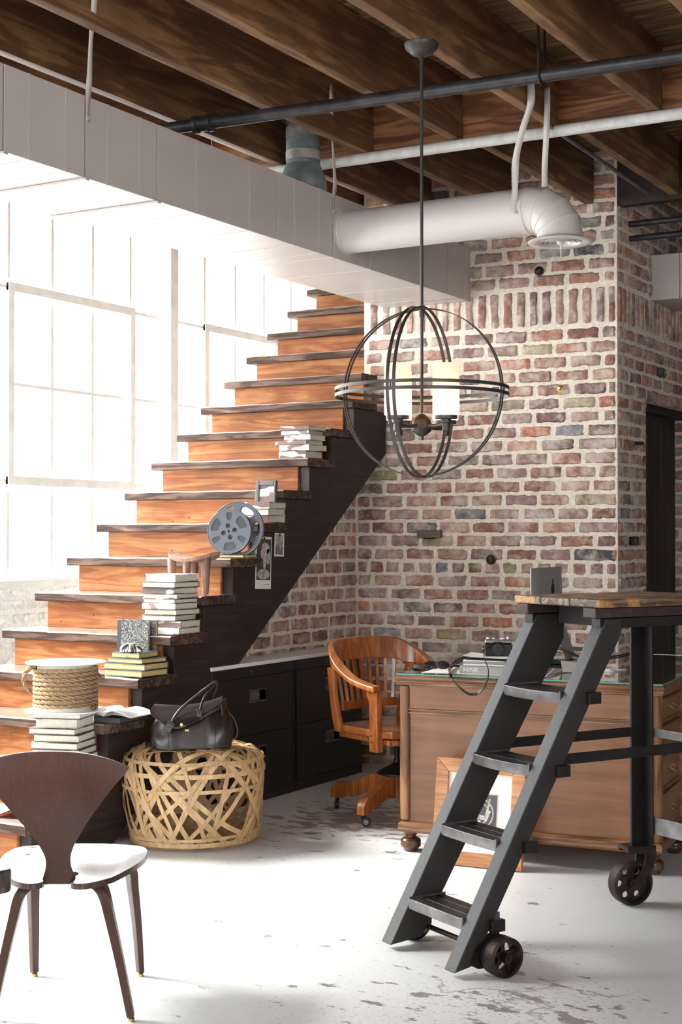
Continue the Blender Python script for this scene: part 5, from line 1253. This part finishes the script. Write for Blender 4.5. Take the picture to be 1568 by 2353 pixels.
# local: x along the screen width, y towards the back (stand side)
SW,SH=.528,.32; MyR=Matrix.Identity(4)
def backfn2(u,v): 
    x=-SW/2+SW*u; z=.125+.325*v; e=min(1,4*u*(1-u))**.6*min(1,4*v*(1-v)+.15)**.7
    return Vector((x,.002+.030*e,z))
mm=MB().box((-SW/2,-.005,.125),(SW/2,.004,.45)); s=mm.build('display_housing',M['alu'],t,bevel=.004)
MB().grid(backfn2,28,20).build('curved_back',M['alu'],t,smooth=60)
MB().box((-SW/2+.006,-.0056,.21),(SW/2-.006,-.005,.444)).build('screen',plain('dark_screen',(.01,.01,.012),.1),t)
def yb(x,z): u=(x+SW/2)/SW; v=(z-.125)/.325; return backfn2(u,v).y
b=MB(); R_=.028; 
ap=[]
for q in range(40):     # apple outline with a bite
    a=2*math.pi*q/40; r=1-.10*abs(math.cos(a/1))**8*0; x=math.cos(a)*(.92-.06*math.sin(a)); z=math.sin(a)*.92
    if abs(a-math.pi/2)<.5: z-=.12*(1-abs(a-math.pi/2)/.5)
    if abs(a-3*math.pi/2)<.4: z+=.08*(1-abs(a-3*math.pi/2)/.4)
    dx,dz=x-1.12,z-.08; d=math.hypot(dx,dz)
    if d<.42: x=1.12+dx/d*.42*(1 if dx<0 else -1); 
    ap.append((x*R_,z*R_))
yy=.0335
b.prism([(x,z+.345) for x,z in ap],.0325,.0342,Matrix(((-1,0,0,0),(0,0,1,0),(0,1,0,0),(0,0,0,1))))
b.build('logo',M['black'],t)
MB().prism([(.012*math.cos(q*.5)*.45-.003+.003*math.sin(q*.5),.012*math.sin(q*.5)+.345+.036) for q in range(12)],.0325,.0342,Matrix(((-1,0,0,0),(0,0,1,0),(0,1,0,0),(0,0,0,1)))).build('logo_leaf',M['black'],t)
rs=[]
for y,z in ((.030,.300),(.034,.26),(.080,.12),(.115,.02),(.115,.006),(.07,.0035),(-.04,.0025)): rs.append((y,z))
P=smoothpath([Vector((0,y,z)) for y,z in rs],5); sr=[]
for i,q in enumerate(P):
    tt=(P[min(i+1,len(P)-1)]-P[max(i-1,0)]).normalized(); nn=Vector((1,0,0)).cross(tt).normalized()
    sr.append([q+Vector((-.095,0,0))-nn*.002,q+Vector((.095,0,0))-nn*.002,q+Vector((.095,0,0))+nn*.002,q+Vector((-.095,0,0))+nn*.002])
MB().rings(sr).build('stand',M['alu'],t,smooth=40)
b=MB()
for i in range(9):
    for j in range(5): b.box((-.05+.011*i,.0315,.252-.006*j),(-.043+.011*i,.034,.255-.006*j))
b.build('vent_slots',M['gap'],t)
def cable(pts,r,m_,lab,grp='computer cables'):
    o0=Vector(pts[0]); o=MB().tube([p-o0 for p in smoothpath(pts,8)],r,8).build('cable',m_,smooth=60); o.location=o0; tag(o,lab,'cable',grp)
def dk(px,py,z): return at(px,py,Z=z)
sb=dk(1310,1508,GZ)
P0=at(1236,1468,d=7.2); P1=at(1300,1495,d=7.15); 
for off,lab in ((0,'black cable arching from the computer, upper one'),(.012,'black cable arching from the computer, lower one')):
    cable([P0+Vector((0,0,-off)),at(1268,1480+off*400,d=7.1),at(1310,1498+off*300,d=7.05),dk(1345,1513,GZ+.012),dk(1372,1514,GZ+.004),dk(1420,1506,GZ+.004),dk(1455,1498,GZ+.004)],.0035,M['rubber'],lab)
cable([at(1322,1462,d=7.2),at(1338,1468,d=7.15),at(1355,1490,d=7.05),dk(1385,1508,GZ+.006),dk(1410,1503,GZ+.005),dk(1440,1492,GZ+.004)],.003,M['cabw'],'white cable curving right from the computer stand')
cable([at(1240,1470,d=7.15),at(1262,1488,d=7.1),at(1274,1508,d=7.05),dk(1268,1521,GZ+.006),dk(1252,1526,GZ+.004)],.0025,M['cabw'],'thin white cable dropping to the magazines')
# stack of books and magazines
bp=at(1166,1553,Z=GZ); GB=M['greybook']
M['title']=plain('pale_title',(.80,.79,.76),.5)
pr=dk(1209,1552,GZ); brz=.17
ux=Vector((math.cos(brz),math.sin(brz),0)); uy=Vector((-ux.y,ux.x,0))
def sb_(w,d,th,z,lab,cov,sp='front',ddx=0,nm='book'):
    c=pr-ux*(w/2-ddx)+uy*(d/2); return book((c.x,c.y,z),w,d,th,cov,brz,lab,'books and magazines on the desk',M['pages'],sp,name=nm)
z=GZ; tb=sb_(.30,.235,.034,z,'thick grey book lettered on its spine, lowest of the desk stack',GB); 
fnt=bpy.data.curves.new('title','FONT'); fnt.body='HINK'; fnt.size=.030; fnt.extrude=.0003
to=bpy.data.objects.new('title_tmp',fnt); COL.objects.link(to); dg=bpy.context.evaluated_depsgraph_get(); me=bpy.data.meshes.new_from_object(to.evaluated_get(dg)); bpy.data.objects.remove(to)
to=bpy.data.objects.new('spine_lettering',me); link(to,tb); me.materials.append(M['title']); to.location=(-.133,-.1180,.007); to.rotation_euler=(math.pi/2,0,0)
z+=.035
for i,(w_,d_,th,cv,lab) in enumerate(((.285,.22,.009,C2,'pale magazine directly on the grey desk book'),(.28,.22,.008,M['greybook'],'grey magazine third from the top of the desk stack'),(.285,.22,.007,C2,'white magazine second from the top of the desk stack'),(.275,.215,.006,M['black'],'black covered magazine on top of the desk stack'))):
    sb_(w_,d_,th,z,lab,cv,'front',rng.uniform(-.004,.006),'magazine'); z+=th+.0006
# loose curled sheet on the pile
c=pr-ux*.14+uy*.10; t=thing('paper_sheet','curled white paper sheets lying on the desk magazines','paper',(c.x,c.y,z),brz+.1)
MB().shell(lambda u,v:Vector((-.15+.30*u,-.11+.20*v,.002+.012*abs(u-.5)**2*3+.002*math.sin(v*7+u*5))),16,10,.001,lambda u,v:Vector((0,0,1))).build('sheet',M['paper'],t,smooth=60)
# camera with its strap
c=at(1140,1512,Z=z+.008); t=thing('film_camera','small black camera with a silver top on the desk magazines','camera',(c.x+.01,c.y,z+.016),DR+.35)
MB().box((-.06,-.018,0),(.06,.018,.058)).build('camera_body',M['leather'],t,bevel=.008,seg=3)
MB().box((-.058,-.017,.058),(.058,.017,.074)).build('top_plate',M['chrome'],t,bevel=.005,seg=2)
for x,r,h in ((-.043,.010,.010),(-.02,.008,.007),(.02,.012,.006),(.043,.009,.012)): MB().cyl((x,0,.074),(x,0,.074+h),r,20).build('dial',M['chrome'],t,bevel=.001)
MB().tube([(0,-.018,.032),(0,-.045,.032),(0,-.046,.032),(0,-.055,.032)],.024,28,radii=[.026,.025,.023,.022]).build('lens',M['rubber'],t,smooth=40)
def ribbon_path(pts,w,th,wdir,name,m_,parent):
    P=smoothpath(pts,8); rs=[]; n=len(P)
    for i,p in enumerate(P):
        tt=(P[min(i+1,n-1)]-P[max(i-1,0)]).normalized(); wd=wdir(i/(n-1)); s=(wd-tt*wd.dot(tt)).normalized(); q=tt.cross(s)
        rs.append([p-s*w/2-q*th/2,p+s*w/2-q*th/2,p+s*w/2+q*th/2,p-s*w/2+q*th/2])
    return MB().rings(rs).build(name,m_,parent,smooth=50)
cl=Matrix.Translation(t.location)@Matrix.Rotation(t.rotation_euler.z,4,'Z'); inv=cl.inverted()
pe=Dm@Vector((.33,-.012,.78)); 
SPt=[at(1126,1483,d=6.30),at(1112,1490,d=6.28),at(1113,1510,d=6.26),at(1122,1540,d=6.22),at(1117,1570,d=6.20),at(1098,1592,d=6.20),at(1075,1593,d=6.21),at(1052,1574,d=6.22),at(1034,1551,d=6.25),at(1032,1540,Z=GZ+.012),at(1045,1523,Z=GZ+.02),at(1075,1510,Z=GZ+.035),at(1110,1505,Z=GZ+.04),at(1133,1505,Z=GZ+.05)]
ribbon_path([inv@p for p in SPt],.022,.003,lambda f:(inv.to_3x3()@(Fv*1.0+Vector((0,0,.35 if f<.6 else 1.2)))).normalized(),'camera_strap',M['leather'],t)
# spectacles, strap and pen at the left of the desk
c=dk(968,1537,GZ); t=thing('leather_wristband','coiled brown leather wristband with a buckle near the desk corner','wristband',(c.x,c.y,GZ),.4)
P=[(.035*math.cos(a),.022*math.sin(a),.010+.004*math.sin(a*2)) for a in [2*math.pi*i/28 for i in range(25)]]
ribbon_path([Vector(p) for p in P],.016,.003,lambda f:Vector((0,0,1)),'band',M['leatherb'],t)
MB().tube([(.042,0,.004),(.05,0,.016),(.058,0,.012),(.052,0,.003)],.002,8).build('buckle',M['steel'],t); MB().lathe([(.001,0),(.007,.001),(.007,.006),(.001,.008)],14).build('snap',M['steel'],t,loc=(-.055,0,0))
c=dk(1003,1537,GZ); t=thing('sunglasses','folded dark sunglasses on the desk glass beside the books','sunglasses',(c.x,c.y,GZ),.5)
for s in (-1,1): MB().lathe([(.001,-.002),(.020,-.002),(.024,.0),(.020,.002),(.001,.002)],20,Matrix.Translation((s*.031,0,.018))@Matrix.Rotation(math.radians(68),4,'X')@Matrix.Diagonal((1.15,.85,1,1))).build('lens',M['rubber'],t,smooth=50)
MB().tube([(-.056,.0,.026),(-.03,0,.037),(0,0,.030),(.03,0,.037),(.056,0,.026)],.0025,8).build('brow_bar',M['gap'],t)
for s in (-1,1): MB().tube([(s*.056,0,.026),(s*.05,.02,.012),(-s*.04,.030,.006),(-s*.065,.032,.004)],.002,8).build('temple',M['gap'],t)
c=dk(1035,1531,GZ); t=thing('pen','dark pen lying on the desk glass beside the sunglasses','pen',(c.x,c.y,GZ+.005),.25)
MB().tube([(-.06,0,0),(-.045,0,0),(.06,0,0),(.07,0,0)],.0045,12,radii=[.002,.0045,.0045,.002]).build('barrel',M['gap'],t,smooth=60)
MB().box((.01,-.001,.004),(.055,.001,.0065)).build('pen_clip',M['chrome'],t)
# paper under the desk glass at the left, wrapped white packet and envelope at the right
c=Dm@Vector((.30,.22,.7875)); t=tag(MB().box((-.2,-.15,0),(.2,.15,.0008)).build('paper_sheet',M['mat'],loc=c,rot=(0,0,DR)),'pale paper sheet lying flat under the desk books','paper')
c=dk(1316,1545,GZ); t=thing('curled_card','upright curled cream card near the computer stand','card',(c.x,c.y,GZ),YA+.15)
MB().shell(lambda u,v:Vector((-.05+.10*u,-.02+.05*(1-v)**2*.2+.035*v,.003+.050*v-.010*u*(v))),16,10,.002,lambda u,v:Vector((0,1,0))).build('card',M['cream'],t,smooth=50)
c=dk(1390,1541,GZ); t=thing('envelope','flat white envelope on the desk glass right of the cream card','envelope',(c.x,c.y,GZ),YA-.1)
MB().prism([(-.12,-.03),(.03,-.05),(.10,.05),(-.06,.06)],.0,.004).build('sheet',M['paper'],t); MB().prism([(-.10,-.03),(.02,-.045),(.05,.0)],.0045,.012).build('flap',M['paper'],t)
c=dk(1250,1528,GZ); t=tag(MB().box((-.06,-.04,0),(.06,.04,.018)).build('external_drive',M['gap'],loc=(c.x+.02,c.y+.12,GZ),rot=(0,0,.3),bevel=.003),'black slim drive box behind the magazines','drive')
# ------------------------------------------------------------------ fittings on the brick face
def wallpt(px,py,off=.0):
    # intersect with the slanted face
    kx,ky=ray(px); d=(YF-math.tan(ROT)*XS)/(ky-math.tan(ROT)*kx); return Vector((kx*d,ky*d,H-(py-HZ)*d/F))+Vector(fn_)*off
def disc(px,py,r,m_,lab,nm='iron_anchor',h=.03):
    p=wallpt(px,py,.006); t=thing(nm,lab,'wall fitting',p,ROT)
    MB().tube([(0,0,0),(0,-.006,0),(0,-.008,0),(0,-h,0),(0,-h-.003,0)],r,22,radii=[r,r,r*.62,r*.6,r*.4]).build('knob',m_,t,smooth=40)
    return t
disc(1130,1286,.030,M['rust'],'rusty round iron anchor on the brick above the desk')
disc(1242,622,.028,M['rust'],'rusty round iron anchor high below the duct register')
o=disc(1290,893,.018,M['brass'],'small brass hook knob on the brick right of the chandelier')
p=wallpt(990,1227,.005); t=thing('wall_box','small flat metal box mounted on the brick wall','box',p,ROT)
MB().box((-.075,-.03,-.024),(.075,0,.024)).build('box_body',plain('tan_metal',(.13,.085,.06),.5,.3),t,bevel=.003); MB().box((-.03,-.028,-.03),(.035,-.004,-.0242)).build('box_lip',M['iron'],t)
for px,py,lab in ((1450,1245,'black iron hinge pin in the shadowed brick by the doorway'),(1463,1015,'small black iron peg in the shadowed brick, upper one')):
    p=at(px,py,X=XP+.01); o=thing('iron_pintle',lab,'wall fitting',p); MB().box((-.01,-.012,-.02),(.045,.012,.03 if 'hinge' in lab else .0)).build('pin',M['iron'],o,bevel=.004)
